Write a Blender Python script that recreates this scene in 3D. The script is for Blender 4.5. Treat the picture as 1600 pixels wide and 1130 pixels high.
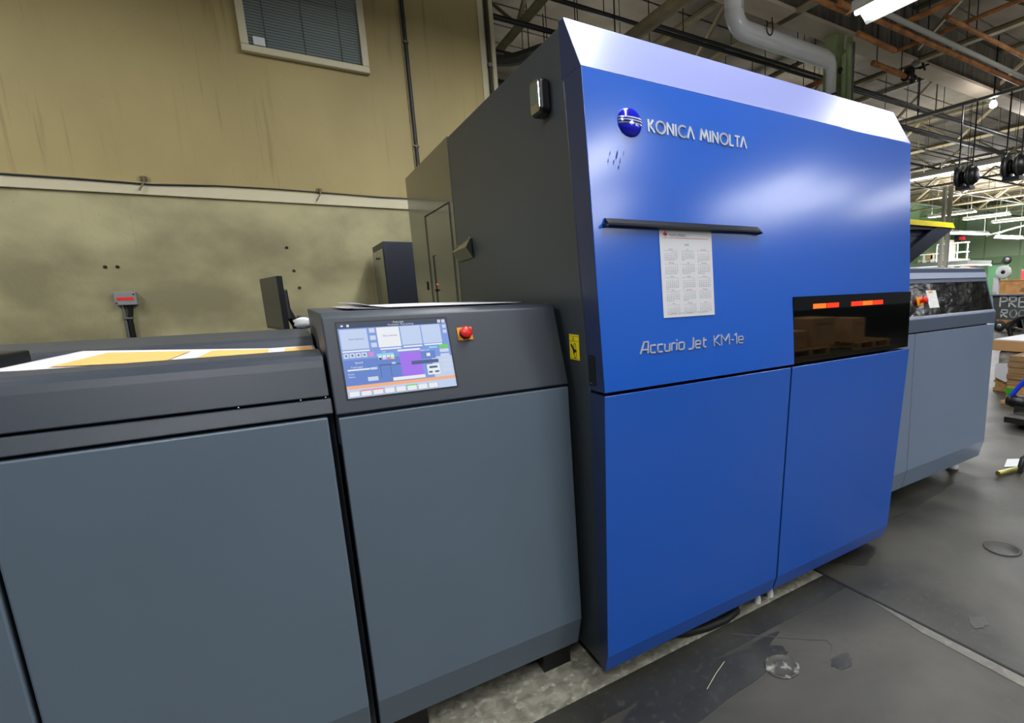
import bpy, bmesh, math, random, calendar
from mathutils import Vector, Matrix
random.seed(7)
for o in list(bpy.data.objects): bpy.data.objects.remove(o)
SC = bpy.context.scene
COL = SC.collection

# ------------------------------------------------------------------ camera
cam = bpy.data.cameras.new('camera'); camo = bpy.data.objects.new('camera', cam); COL.objects.link(camo)
cam.sensor_fit = 'HORIZONTAL'; cam.sensor_width = 36.0
cam.lens = 816.197/1600*36; cam.shift_x = (800-1012.315)/1600; cam.shift_y = (603.666-565)/1600
cam.clip_start = 0.05; cam.clip_end = 200
R0 = Vector((0.82450046, -0.56509606, -0.02941824)); R1 = Vector((-0.12612805, -0.13284857, -0.98307831)); R2 = Vector((0.55162551, 0.81425899, -0.18080818))
camo.matrix_world = Matrix(((R0.x, -R1.x, -R2.x, 0), (R0.y, -R1.y, -R2.y, 0), (R0.z, -R1.z, -R2.z, 1.3), (0, 0, 0, 1)))
SC.camera = camo

# ------------------------------------------------------------------ world, exposure
wd = bpy.data.worlds.new('world'); SC.world = wd; wd.use_nodes = True
bg = wd.node_tree.nodes['Background']; bg.inputs[0].default_value = (0.90, 0.95, 1.0, 1); bg.inputs[1].default_value = 0.16
SC.view_settings.view_transform = 'Standard'; SC.view_settings.look = 'None'
SC.view_settings.exposure = 0.0; SC.view_settings.gamma = 1.0; SC.view_settings.use_curve_mapping = False
LIGHT_W = 72.0      # watts of one fluorescent fixture

# ------------------------------------------------------------------ colours and materials
def lin(c): return tuple(((v/255)/12.92 if v/255 <= .04045 else ((v/255+.055)/1.055)**2.4) for v in c)
def mat(name, rgb, rough=.5, metal=0., coat=0., coatr=.08, emit=0., spec=.5, noise=0., nscale=8., bump=0., bscale=200., rgb2=None, trans=0., stretch=None):
    m = bpy.data.materials.new(name); m.use_nodes = True
    nt = m.node_tree; b = nt.nodes['Principled BSDF']; L = nt.links
    c = (*lin(rgb), 1)
    b.inputs['Base Color'].default_value = c; b.inputs['Roughness'].default_value = rough; b.inputs['Metallic'].default_value = metal
    b.inputs['Specular IOR Level'].default_value = spec
    b.inputs['Coat Weight'].default_value = coat; b.inputs['Coat Roughness'].default_value = coatr
    if trans: b.inputs['Transmission Weight'].default_value = trans
    if emit: b.inputs['Emission Color'].default_value = c; b.inputs['Emission Strength'].default_value = emit
    tc = nt.nodes.new('ShaderNodeTexCoord'); mp = nt.nodes.new('ShaderNodeMapping'); L.new(tc.outputs['Object'], mp.inputs[0])
    if stretch: mp.inputs['Scale'].default_value = stretch
    if noise or rgb2:
        n = nt.nodes.new('ShaderNodeTexNoise'); n.inputs['Scale'].default_value = nscale; n.inputs['Detail'].default_value = 6
        L.new(mp.outputs[0], n.inputs['Vector'])
        r = nt.nodes.new('ShaderNodeValToRGB'); L.new(n.outputs['Fac'], r.inputs[0])
        r.color_ramp.elements[0].position = .35; r.color_ramp.elements[1].position = .65
        d = lin(rgb2) if rgb2 else tuple(v*(1-noise) for v in c[:3])
        r.color_ramp.elements[0].color = (*d, 1); r.color_ramp.elements[1].color = c
        L.new(r.outputs[0], b.inputs['Base Color'])
    if bump:
        n2 = nt.nodes.new('ShaderNodeTexNoise'); n2.inputs['Scale'].default_value = bscale; n2.inputs['Detail'].default_value = 3
        L.new(mp.outputs[0], n2.inputs['Vector'])
        bp = nt.nodes.new('ShaderNodeBump'); bp.inputs['Strength'].default_value = bump; bp.inputs['Distance'].default_value = .002
        L.new(n2.outputs['Fac'], bp.inputs['Height']); L.new(bp.outputs[0], b.inputs['Normal'])
    return m
M = {}
M['blue'] = mat('blue_paint', (4, 90, 198), .5, .0, coat=1., coatr=.18, spec=.25, bump=.02, bscale=600); M['blue'].node_tree.nodes['Principled BSDF'].inputs['Coat IOR'].default_value = 1.65
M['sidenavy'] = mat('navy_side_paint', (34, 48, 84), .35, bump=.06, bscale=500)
M['lcd'] = mat('grey_green_display', (96, 108, 98), .3)
M['seam'] = mat('soft_door_seam', (44, 44, 38), .5)
M['greycol'] = mat('grey_column_paint', (196, 196, 186), .6)
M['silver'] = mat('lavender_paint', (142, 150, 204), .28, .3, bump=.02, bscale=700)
M['dark'] = mat('charcoal_paint', (54, 61, 66), .42, bump=.06, bscale=500)
M['darkg'] = mat('charcoal_gloss', (72, 74, 66), .2, coat=.3)
M['hood'] = mat('graphite_paint', (55, 61, 71), .42, bump=.06, bscale=500)
M['grey'] = mat('slate_grey_paint', (102, 117, 131), .38, noise=.08, nscale=1.6, bump=.05, bscale=500)
M['grey_lit'] = mat('lit_slate_grey', (126, 142, 166), .3, noise=.06, nscale=1.6)  # slate grey made lighter to stand for light from the right
M['smudge'] = mat('smudge_dirt', (14, 60, 140), .6)
M['boxgrey'] = mat('box_grey_paint', (138, 140, 144), .5)
M['fork'] = mat('dark_brown_fork', (34, 31, 24), .5)  # one even dark brown tone for the wide fork slab
M['farhood'] = mat('blue_grey_paint', (88, 98, 118), .4)
M['rib'] = mat('pale_blue_grey', (150, 160, 182), .4)
M['black'] = mat('black_plastic', (16, 16, 18), .4)
M['gap'] = mat('shadow_gap_black', (8, 9, 12), .7)
M['rubber'] = mat('black_rubber', (22, 22, 22), .6)
M['glass'] = mat('black_glass', (4, 5, 5), .03, spec=.6)
M['glass2'] = mat('smoked_glass', (8, 8, 7), .2, spec=.8, bump=.6, bscale=5, stretch=(1, 1, 2.2)); M['glass2'].node_tree.nodes['Bump'].inputs['Distance'].default_value = .02
M['chrome'] = mat('chrome', (200, 202, 206), .15, 1.)
M['steel'] = mat('galvanised_steel', (140, 142, 140), .4, .8)
M['letter'] = mat('silver_letter', (205, 208, 214), .35, .4)
M['emblue'] = mat('emblem_blue', (28, 34, 205), .15, .3, coat=.6)
M['white'] = mat('white_plastic', (225, 226, 224), .4)
M['paper'] = mat('white_paper', (218, 218, 222), .7)
M['orangeprint'] = mat('orange_print', (244, 186, 108), .7, rgb2=(238, 172, 92), nscale=14, stretch=(1, 6, 1))
M['yellow'] = mat('yellow', (238, 216, 10), .5)
M['estop_y'] = mat('estop_amber', (235, 150, 12), .45)
M['red'] = mat('red_plastic', (214, 30, 30), .35)
M['redline'] = mat('red_tape', (246, 44, 30), .5)
M['ink'] = mat('print_ink', (95, 98, 106), .7)
M['inkred'] = mat('print_red', (200, 30, 50), .7)
M['navy'] = mat('navy_paint', (16, 22, 44), .45)
M['navy2'] = mat('dark_blue_grey_panel', (50, 54, 66), .5)
M['greenpole'] = mat('sage_green_paint', (166, 184, 130), .5, noise=.25, nscale=6)
M['orangepipe'] = mat('rusty_orange_pipe', (204, 138, 78), .6, rgb2=(150, 98, 56), nscale=7)
M['duct'] = mat('white_duct', (250, 251, 250), .28, coat=.3)
M['joist'] = mat('olive_brown_steel', (128, 116, 84), .6, noise=.35, nscale=5)
M['joistl'] = mat('tan_steel', (172, 158, 122), .6, noise=.3, nscale=5)
M['blackpipe'] = mat('black_iron_pipe', (40, 40, 40), .45)
M['beamside'] = mat('weathered_beam', (104, 98, 84), .8, rgb2=(66, 62, 54), nscale=3, stretch=(4, 4, .4))
M['beambot'] = mat('cream_beam_soffit', (206, 190, 168), .7, noise=.1, nscale=4)
M['card'] = mat('cardboard', (196, 152, 102), .8, noise=.12, nscale=5)
M['card2'] = mat('brown_cardboard', (150, 118, 76), .8, rgb2=(122, 94, 60), nscale=3, stretch=(1, 1, 8))
M['wood'] = mat('pallet_wood', (186, 146, 88), .75, rgb2=(150, 112, 64), nscale=6, stretch=(1, 8, 8))
M['ply'] = mat('orange_plywood', (220, 164, 106), .7, rgb2=(196, 140, 86), nscale=4)
M['wrap'] = mat('stretch_wrap', (176, 168, 160), .2, rgb2=(110, 100, 100), nscale=5, stretch=(1, 2, 6))
M['bin'] = mat('dark_grey_bin', (70, 74, 74), .6, rgb2=(58, 62, 60), nscale=5)
M['chalk'] = mat('chalk', (176, 180, 178), .9)
M['bluepaint'] = mat('bright_blue_paint', (26, 62, 210), .35)
M['teal'] = mat('teal', (30, 110, 150), .5)
M['greenm'] = mat('machine_green', (70, 120, 84), .5)
M['green2'] = mat('bright_green', (40, 150, 30), .5)
M['brass'] = mat('brass', (176, 166, 96), .3, .8)
M['cream'] = mat('cream_machine', (214, 208, 184), .5)
M['creamw'] = mat('window_cream', (206, 198, 166), .5)
M['lampglow'] = mat('fluorescent_tube', (250, 252, 255), .4, emit=13.)
M['bulb'] = mat('bulb_glow', (255, 255, 255), .4, emit=30.)
M['reflector'] = mat('white_reflector', (226, 226, 222), .35)
M['led'] = mat('red_indicator', (255, 44, 16), .4, emit=1.3)
M['ledo'] = mat('orange_indicator', (255, 96, 24), .4, emit=1.3)
M['blind'] = mat('grey_blind', (176, 184, 182), .5)
M['blindgap'] = mat('blind_shadow_gap', (66, 72, 72), .7)
def pane_mat():
    m = bpy.data.materials.new('window_pane'); m.use_nodes = True; nt = m.node_tree; nt.nodes.clear()
    o = nt.nodes.new('ShaderNodeOutputMaterial'); x = nt.nodes.new('ShaderNodeMixShader'); f = nt.nodes.new('ShaderNodeFresnel'); f.inputs[0].default_value = 1.5
    t = nt.nodes.new('ShaderNodeBsdfTransparent'); g = nt.nodes.new('ShaderNodeBsdfGlossy'); g.inputs['Roughness'].default_value = .02; t.inputs[0].default_value = (.9, .93, .93, 1)
    nt.links.new(f.outputs[0], x.inputs[0]); nt.links.new(t.outputs[0], x.inputs[1]); nt.links.new(g.outputs[0], x.inputs[2]); nt.links.new(x.outputs[0], o.inputs[0]); return m
M['pane'] = pane_mat()
M['monitor'] = mat('monitor_screen_grey', (54, 54, 54), .35)
for k, c in dict(ui_bg=(130, 160, 232), ui_mid=(104, 138, 214), ui_top=(52, 66, 92), ui_pale=(202, 220, 252), ui_white=(246, 250, 255), ui_purple=(170, 120, 248),
                 ui_orange=(255, 186, 140), ui_green=(110, 226, 80), ui_key=(214, 224, 246), ui_dark=(80, 98, 140), ui_pink=(214, 150, 220), ui_cyan=(150, 226, 250), ui_red=(250, 120, 130), ui_yel=(250, 220, 110)).items():
    M[k] = mat(k, c, .3, emit=.85); M[k].node_tree.nodes['Principled BSDF'].inputs['Base Color'].default_value = (.01, .01, .012, 1)

def wall_mat():
    m = bpy.data.materials.new('olive_plaster'); m.use_nodes = True; nt = m.node_tree; L = nt.links; b = nt.nodes['Principled BSDF']
    b.inputs['Roughness'].default_value = .62
    tc = nt.nodes.new('ShaderNodeTexCoord')
    def noise(scale, st, det=6):
        mp = nt.nodes.new('ShaderNodeMapping'); mp.inputs['Scale'].default_value = st; L.new(tc.outputs['Object'], mp.inputs[0])
        n = nt.nodes.new('ShaderNodeTexNoise'); n.inputs['Scale'].default_value = scale; n.inputs['Detail'].default_value = det; L.new(mp.outputs[0], n.inputs['Vector']); return n.outputs['Fac']
    def ramp(f, p0, c0, p1, c1):
        r = nt.nodes.new('ShaderNodeValToRGB'); L.new(f, r.inputs[0]); e = r.color_ramp.elements
        e[0].position = p0; e[0].color = (*c0, 1); e[1].position = p1; e[1].color = (*c1, 1); return r.outputs[0]
    def mix(f, a, c, mode='MIX'):
        x = nt.nodes.new('ShaderNodeMix'); x.data_type = 'RGBA'; x.blend_type = mode
        if isinstance(f, (int, float)): x.inputs[0].default_value = f
        else: L.new(f, x.inputs[0])
        for i, s in ((6, a), (7, c)):
            if isinstance(s, tuple): x.inputs[i].default_value = (*s, 1)
            else: L.new(s, x.inputs[i])
        return x.outputs[2]
    up = ramp(noise(1.1, (1, 1, .6)), .3, lin((160, 144, 96)), .7, lin((182, 166, 112)))
    lo = ramp(noise(1.7, (1, 1, 1.25), 9), .38, lin((136, 130, 96)), .64, lin((182, 174, 132)))
    sp = nt.nodes.new('ShaderNodeSeparateXYZ'); L.new(tc.outputs['Object'], sp.inputs[0])
    st = nt.nodes.new('ShaderNodeMath'); st.operation = 'LESS_THAN'; L.new(sp.outputs['Z'], st.inputs[0]); st.inputs[1].default_value = 2.05
    base = mix(st.outputs[0], up, lo)
    drip = ramp(noise(26, (1, 1, .04), 3), .57, (0, 0, 0), .66, (1, 1, 1))
    patch = ramp(noise(1.5, (1, 1, .5), 2), .46, (0, 0, 0), .62, (.3, .3, .3))
    f = nt.nodes.new('ShaderNodeMath'); f.operation = 'MULTIPLY'; L.new(drip, f.inputs[0]); L.new(patch, f.inputs[1])
    base = mix(f.outputs[0], base, lin((112, 84, 50)))
    spk = ramp(noise(60, (1, 1, 1), 2), .70, (0, 0, 0), .76, (.5, .5, .5))
    base = mix(spk, base, lin((120, 104, 66)))
    L.new(base, b.inputs['Base Color'])
    bp = nt.nodes.new('ShaderNodeBump'); bp.inputs['Strength'].default_value = .25; bp.inputs['Distance'].default_value = .004
    L.new(noise(45, (1, 1, 1)), bp.inputs['Height']); L.new(bp.outputs[0], b.inputs['Normal'])
    return m
def floor_mat(name, c1, c2, c3, rough=.45, sc=1.4):
    m = bpy.data.materials.new(name); m.use_nodes = True; nt = m.node_tree; L = nt.links; b = nt.nodes['Principled BSDF']
    tc = nt.nodes.new('ShaderNodeTexCoord')
    def noise(s, d=8, dist=0):
        n = nt.nodes.new('ShaderNodeTexNoise'); n.inputs['Scale'].default_value = s; n.inputs['Detail'].default_value = d; n.inputs['Distortion'].default_value = dist
        L.new(tc.outputs['Object'], n.inputs['Vector']); return n.outputs['Fac']
    r = nt.nodes.new('ShaderNodeValToRGB'); L.new(noise(sc, 10, .6), r.inputs[0]); e = r.color_ramp.elements
    e[0].position = .32; e[0].color = (*lin(c1), 1); e[1].position = .68; e[1].color = (*lin(c2), 1)
    r2 = nt.nodes.new('ShaderNodeValToRGB'); L.new(noise(34, 6), r2.inputs[0]); e = r2.color_ramp.elements
    e[0].position = .55; e[0].color = (0, 0, 0, 1); e[1].position = .8; e[1].color = (1, 1, 1, 1)
    x = nt.nodes.new('ShaderNodeMix'); x.data_type = 'RGBA'; L.new(r2.outputs[0], x.inputs[0]); L.new(r.outputs[0], x.inputs[6]); x.inputs[7].default_value = (*lin(c3), 1)
    L.new(x.outputs[2], b.inputs['Base Color'])
    rr = nt.nodes.new('ShaderNodeMapRange'); L.new(noise(3, 5), rr.inputs[0]); rr.inputs[3].default_value = rough-.12; rr.inputs[4].default_value = rough+.2; L.new(rr.outputs[0], b.inputs['Roughness'])
    bp = nt.nodes.new('ShaderNodeBump'); bp.inputs['Strength'].default_value = .2; bp.inputs['Distance'].default_value = .003
    L.new(noise(25), bp.inputs['Height']); L.new(bp.outputs[0], b.inputs['Normal'])
    return m
M['wall'] = wall_mat()
M['floor'] = floor_mat('worn_concrete', (36, 35, 30), (80, 77, 68), (66, 63, 56), .46, 1.5)
M['pad'] = floor_mat('bare_concrete', (112, 109, 96), (160, 156, 140), (205, 202, 190), .75, 22)
M['oilspeck'] = floor_mat('speckled_patch', (44, 44, 39), (78, 76, 68), (190, 186, 172), .5, 8)
M['worn'] = floor_mat('pale_worn_concrete', (84, 82, 74), (112, 109, 100), (130, 126, 116), .5, 6)
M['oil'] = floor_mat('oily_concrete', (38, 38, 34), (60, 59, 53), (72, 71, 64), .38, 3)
M['deck'] = mat('grey_beige_deck', (128, 118, 100), .8, rgb2=(96, 86, 70), nscale=1.5)
M['gwall'] = mat('green_wall', (184, 208, 176), .6, rgb2=(172, 198, 164), nscale=.5)
M['gwall2'] = mat('green_wall_lower', (146, 178, 134), .6, rgb2=(134, 168, 122), nscale=.6)

# ------------------------------------------------------------------ mesh helpers
WP = {}                       # world position of each root
class MB:
    def __init__(s): s.v = []; s.f = []; s.m = []; s.mats = []; s.sm = []
    def mi(s, m):
        if m not in s.mats: s.mats.append(m)
        return s.mats.index(m)
    def add(s, vs, fs, m, smooth=False):
        n = len(s.v); s.v += [Vector(v) for v in vs]; i = s.mi(m)
        for f in fs: s.f.append([n+k for k in f]); s.m.append(i); s.sm.append(smooth)
        return s
    def box(s, x0, x1, y0, y1, z0, z1, m):
        return s.add([(x0, y0, z0), (x1, y0, z0), (x1, y1, z0), (x0, y1, z0), (x0, y0, z1), (x1, y0, z1), (x1, y1, z1), (x0, y1, z1)],
                     [(0, 3, 2, 1), (4, 5, 6, 7), (0, 1, 5, 4), (1, 2, 6, 5), (2, 3, 7, 6), (3, 0, 4, 7)], m)
    def ext(s, pts, d, m):                       # polygon pts (3d) extruded by vector d
        n = len(pts); d = Vector(d); P = [Vector(p) for p in pts]
        nrm = Vector((0, 0, 0))
        for i in range(n): nrm += P[i].cross(P[(i+1) % n])
        if nrm.dot(d) > 0: P.reverse()
        vs = P+[p+d for p in P]
        fs = [tuple(range(n)), tuple(range(2*n-1, n-1, -1))]
        for i in range(n): j = (i+1) % n; fs.append((i, n+i, n+j, j))
        return s.add(vs, fs, m)
    def prx(s, yz, x0, x1, m): return s.ext([(x0, y, z) for y, z in yz], (x1-x0, 0, 0), m)
    def pry(s, xz, y0, y1, m): return s.ext([(x, y0, z) for x, z in xz], (0, y1-y0, 0), m)
    def tube(s, pts, r, m, n=10, close=False, smooth=True):
        P = [Vector(p) for p in pts]; k = len(P); vs = []; fs = []; up = None
        rr = r if isinstance(r, (list, tuple)) else [r]*k
        for i, p in enumerate(P):
            a = P[(i-1) % k] if (i > 0 or close) else p; b = P[(i+1) % k] if (i < k-1 or close) else p
            t = (b-a).normalized()
            if up is None: up = t.orthogonal().normalized()
            up = (up-t*up.dot(t)).normalized(); w = t.cross(up)
            for j in range(n):
                a_ = 2*math.pi*j/n; vs.append(p+(up*math.cos(a_)+w*math.sin(a_))*rr[i])
        for i in range(k if close else k-1):
            i2 = (i+1) % k
            for j in range(n): j2 = (j+1) % n; fs.append((i*n+j, i*n+j2, i2*n+j2, i2*n+j))
        s.add(vs, fs, m, smooth)
        if not close: s.add(vs[:n], [tuple(range(n-1, -1, -1))], m); s.add(vs[-n:], [tuple(range(n))], m)
        return s
    def bar(s, a, b, w, m): return s.tube([a, b], w, m, 4, smooth=False)
    def lathe(s, c, ax, prof, m, n=24):           # prof (radius, distance along ax)
        ax = Vector(ax).normalized(); u = ax.orthogonal().normalized(); w = ax.cross(u); c = Vector(c); vs = []; fs = []
        for r, h in prof:
            for j in range(n): a = 2*math.pi*j/n; vs.append(c+ax*h+(u*math.cos(a)+w*math.sin(a))*max(r, 1e-5))
        for i in range(len(prof)-1):
            for j in range(n): j2 = (j+1) % n; fs.append((i*n+j, i*n+j2, (i+1)*n+j2, (i+1)*n+j))
        return s.add(vs, fs, m, True)
    def fbox(s, F, u0, u1, v0, v1, w0, w1, m):    # box in a local frame
        o, U, V, W = F
        vs = [o+U*u+V*v+W*w for w in (w0, w1) for u, v in ((u0, v0), (u1, v0), (u1, v1), (u0, v1))]
        return s.add(vs, [(0, 3, 2, 1), (4, 5, 6, 7), (0, 1, 5, 4), (1, 2, 6, 5), (2, 3, 7, 6), (3, 0, 4, 7)], m)
    def fpoly(s, F, pts, w0, w1, m):
        o, U, V, W = F
        return s.ext([o+U*u+V*v+W*w0 for u, v in pts], W*(w1-w0), m)
    def build(s, name, parent=None, bevel=0., seg=2, **k):
        me = bpy.data.meshes.new(name); off = WP.get(parent.name, Vector()) if parent else Vector()
        me.from_pydata([v-off for v in s.v], [], s.f)
        for m in s.mats: me.materials.append(m)
        me.polygons.foreach_set('material_index', s.m); me.polygons.foreach_set('use_smooth', s.sm); me.update()
        bm = bmesh.new(); bm.from_mesh(me); bmesh.ops.recalc_face_normals(bm, faces=bm.faces); bm.to_mesh(me); bm.free()
        o = bpy.data.objects.new(name, me); COL.objects.link(o)
        if parent: o.parent = parent; WP[o.name] = off
        if bevel:
            b = o.modifiers.new('bevel', 'BEVEL'); b.width = bevel; b.segments = seg; b.limit_method = 'ANGLE'; b.angle_limit = math.radians(25); b.harden_normals = False
        for a, v in k.items(): o[a] = v
        return o
def thing(name, label, cat, loc=(0, 0, 0), group=None):
    o = bpy.data.objects.new(name, None); COL.objects.link(o); o.location = loc; o.empty_display_size = .1
    o['label'] = label; o['category'] = cat; WP[o.name] = Vector(loc)
    if group: o['group'] = group
    return o
def tag(o, label, cat, group=None):
    o['label'] = label; o['category'] = cat
    if group: o['group'] = group
    return o
def struct(o): o['kind'] = 'structure'; return o
def kids(o): return [c for c in bpy.data.objects if c.parent == o]
def dup(o, parent=None, loc=None, label=None):
    c = o.copy(); COL.objects.link(c)
    if parent: c.parent = parent
    if loc is not None: c.location = loc
    if label: c['label'] = label
    for ch in kids(o): dup(ch, c)
    return c
def frame(o, U, V): U = Vector(U).normalized(); V = Vector(V).normalized(); return (Vector(o), U, V, U.cross(V).normalized())
def tri(mb, F, a, b, c, w0, w1, m): mb.fpoly(F, [a, b, c], w0, w1, m)
def text(mb, F, s, u, v, h, m, w=.0006, depth=.0004, align='LEFT', width=None):
    cu = bpy.data.curves.new('t', 'FONT'); cu.body = s; cu.size = h; cu.align_x = align; cu.resolution_u = 2
    o = bpy.data.objects.new('t', cu); COL.objects.link(o); bpy.context.view_layer.update()
    me = bpy.data.meshes.new_from_object(o); k = 1.
    if width and len(me.vertices):
        xs = [p.co.x for p in me.vertices]; k = width/(max(xs)-min(xs))
    Fo, U, V, W = F
    mb.add([Fo+U*(u+p.co.x*k)+V*(v+p.co.y)+W*(w+depth) for p in me.vertices], [tuple(p.vertices) for p in me.polygons], m)
    bpy.data.objects.remove(o); bpy.data.curves.remove(cu); bpy.data.meshes.remove(me)
def strokes(mb, F, polys, u, v, h, wd_, w0, w1, m, sx=1., slant=0.):
    for pl in polys:
        P = [Vector((u+(x*sx+slant*y)*h, v+y*h)) for x, y in pl]
        for i in range(len(P)-1):
            a, b = P[i], P[i+1]; d = (b-a); L_ = d.length
            if L_ < 1e-7: continue
            d /= L_; n = Vector((-d.y, d.x))*wd_/2
            e0 = wd_*.28 if i > 0 else 0; e1 = wd_*.28 if i < len(P)-2 else 0
            a2 = a-d*e0; b2 = b+d*e1
            mb.fpoly(F, [a2-n, b2-n, b2+n, a2+n], w0, w1, m)
def arc(cx, cy, rx, ry, a0, a1, n=14): return [(cx+rx*math.cos(math.radians(a0+(a1-a0)*i/n)), cy+ry*math.sin(math.radians(a0+(a1-a0)*i/n))) for i in range(n+1)]

# ================================================================== SETTING
WY = 5.0
mb = MB(); mb.add([(-8, -16, 0), (36, -16, 0), (36, 16, 0), (-8, 16, 0)], [(0, 1, 2, 3)], M['floor']); struct(mb.build('floor'))
mb = MB(); mb.box(-8, 1.80, WY, WY+.16, 0, 5.0, M['wall'])
wl = struct(mb.build('wall_back'))
mb = MB(); mb.box(30, 30.2, -10, 14, 2.45, 5.0, M['gwall']).box(30, 30.2, -10, 14, 0, 2.45, M['gwall2'])
for y in (2, 5, 8, 10.2, 11.4, 13): mb.box(29.97, 30, y, y+.05, 0, 5, M['gwall2'])
struct(mb.build('wall_right'))
mb = MB(); mb.box(1.8, 30, 14, 14.2, 2.45, 5.0, M['gwall2']).box(1.8, 30, 14, 14.2, 0, 2.45, M['gwall2']); struct(mb.build('wall_far'))
mb = MB(); mb.box(-8, 36, -16, 16, 5.0, 5.1, M['deck'])
for k in range(52): mb.box(-8, 36, -12+k*.52, -11.985+k*.52, 4.985, 5.0, M['beamside'])
struct(mb.build('ceiling'))
# trim rail with its cable
mb = MB(); mb.box(-8, 1.795, WY-.022, WY, 2.037, 2.116, M['creamw']); struct(mb.build('trim_1', bevel=.003))
pts = [(-8+i*.35, WY-.03, 2.124+.004*math.sin(i*1.7)-(.016 if i < 22 and i > 17 else 0)) for i in range(29)]
mb = MB(); mb.tube(pts, .006, M['blackpipe'], 6); tag(mb.build('cable'), 'thin black cable running along the top of the cream wall rail', 'cable')
for i, (x, nm) in enumerate(((-.685, 'left of the window'), (.33, 'below the window'))):
    t = thing('cable_hook', f'small dark wire hook holding the cable on the wall rail, {nm}', 'hook', (x, WY-.03, 2.12), 'wire hooks on the wall rail')
    mb = MB(); mb.tube([(x, WY-.01, 2.155), (x, WY-.03, 2.15), (x+.004, WY-.04, 2.12), (x-.03, WY-.04, 2.06)], .0055, M['joist'], 6); mb.build('wire', t)
    mb = MB(); mb.box(x-.018, x+.016, WY-.022, WY-.001, 2.128, 2.158, M['joist']); mb.build('plate', t)
# white corner trim and black conduit at the wall end
mb = MB(); mb.box(1.80, 1.835, WY-.02, WY+.18, 0, 5.0, M['creamw']); mb.box(1.70, 1.745, WY-.02, WY, 0, 5.0, M['creamw']); struct(mb.build('trim_2'))
mb = MB(); mb.tube([(1.773, WY-.02, 0.), (1.773, WY-.02, 4.98)], .016, M['blackpipe'], 8); mb.box(1.755, 1.79, WY-.045, WY, 3.3, 3.33, M['steel'])
tag(mb.build('wall_conduit'), 'black pipe running up the white trim at the end of the olive wall', 'pipe')
t = thing('wall_conduit', 'dark vertical conduit on the olive wall between window and press', 'pipe', (1.08, WY, 0))
mb = MB(); mb.tube([(1.08, WY-.02, 0), (1.08, WY-.02, 4.98)], .014, M['blackpipe'], 8); mb.box(1.052, 1.064, WY-.012, WY, 0, 4.98, M['joist']); mb.build('conduit', t)
for z in (2.55, 3.35, 4.1): mb = MB(); mb.box(1.06, 1.10, WY-.036, WY-.001, z, z+.014, M['joist']); mb.build('strap', t)
# window
mb = MB(); wx0, wx1, wz0, wz1, fw = -.032, .785, 3.055, 3.95, .048
w1 = mb.add([], [], M['blindgap']).box(wx0+.03, wx1-.03, WY-.006, WY-.001, wz0+.03, wz1-.03, M['blindgap']).build('window_1'); struct(w1)
mb = MB()
for a, b, c_, d in ((wx0, wx1, wz0, wz0+fw), (wx0, wx1, wz1-fw, wz1), (wx0, wx0+fw, wz0+fw, wz1-fw), (wx1-fw, wx1, wz0+fw, wz1-fw)): mb.box(a, b, WY-.055, WY-.001, c_, d, M['creamw'])
mb.build('window_frame', w1, bevel=.006)
mb = MB()
z = wz0+fw+.004
while z < wz1-fw-.03:
    mb.add([(wx0+fw, WY-.010, z), (wx1-fw, WY-.010, z), (wx1-fw, WY-.018, z+.0125), (wx0+fw, WY-.018, z+.0125)], [(0, 1, 2, 3)], M['blind']); z += .0195
mb.box(wx0+fw, wx1-fw, WY-.03, WY-.007, wz1-fw-.03, wz1-fw, M['creamw'])
for x in (.12, .36, .6): mb.box(x, x+.004, WY-.019, WY-.017, wz0+fw, wz1-fw, M['blindgap'])
mb.build('blinds', w1)
mb = MB(); mb.box(wx0+fw, wx1-fw, WY-.036, WY-.032, wz0+fw, wz1-fw, M['pane']); mb.build('pane', w1)
mb = MB(); mb.box(.045, .115, WY-.040, WY-.037, wz0+fw+.01, wz0+fw+.065, M['paper']); tag(mb.build('paper_notice'), 'small blank white notice in the lower left corner of the window', 'notice')
# holes and marks of the wall
k = 0
for x, z in ((-.955, 1.72), (-.91, 1.72), (-.42, 1.79), (-.30, 1.79)): pass
# electrical box
t = thing('electrical_box', 'small grey wall box with a red stripe and two conduits below', 'electrical box', (-.89, WY, 1.3))
mb = MB(); mb.box(-.945, -.835, WY-.055, WY-.001, 1.305, 1.392, M['boxgrey']); mb.build('cover', t, bevel=.004)
mb = MB(); mb.box(-.932, -.848, WY-.058, WY-.054, 1.338, 1.357, M['redline']); mb.build('stripe', t, label='bright red stripe')
mb = MB(); mb.lathe((-.936, WY-.055, 1.32), (0, -1, 0), [(.005, 0), (.005, .003), (0, .003)], M['black'], 8); mb.build('screw', t); mb = MB(); mb.lathe((-.845, WY-.055, 1.376), (0, -1, 0), [(.005, 0), (.005, .003), (0, .003)], M['black'], 8); mb.build('screw', t)
mb = MB(); mb.tube([(-.915, WY-.02, .2), (-.915, WY-.02, 1.306)], .0085, M['steel'], 8); mb.build('conduit', t, label='thin bright steel conduit')
mb = MB(); mb.tube([(-.892, WY-.022, .2), (-.892, WY-.022, 1.20), (-.880, WY-.022, 1.26), (-.880, WY-.022, 1.306)], [.014, .014, .012, .016], M['black'], 8); mb.box(-.93, -.875, WY-.04, WY-.001, 1.212, 1.222, M['steel']); mb.build('conduit', t, label='thicker black conduit')
for i, (x, z) in enumerate(((-1.0, 1.53), (-.955, 1.53))):
    pass
holes = [(-.965, 1.56, 'left of the pair above the grey box'), (-.905, 1.56, 'right of the pair above the grey box'), (.06, 1.705, 'highest of three right of the monitor'), (.085, 1.53, 'middle of three right of the monitor'), (.105, 1.40, 'lowest of three right of the monitor')]
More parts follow.
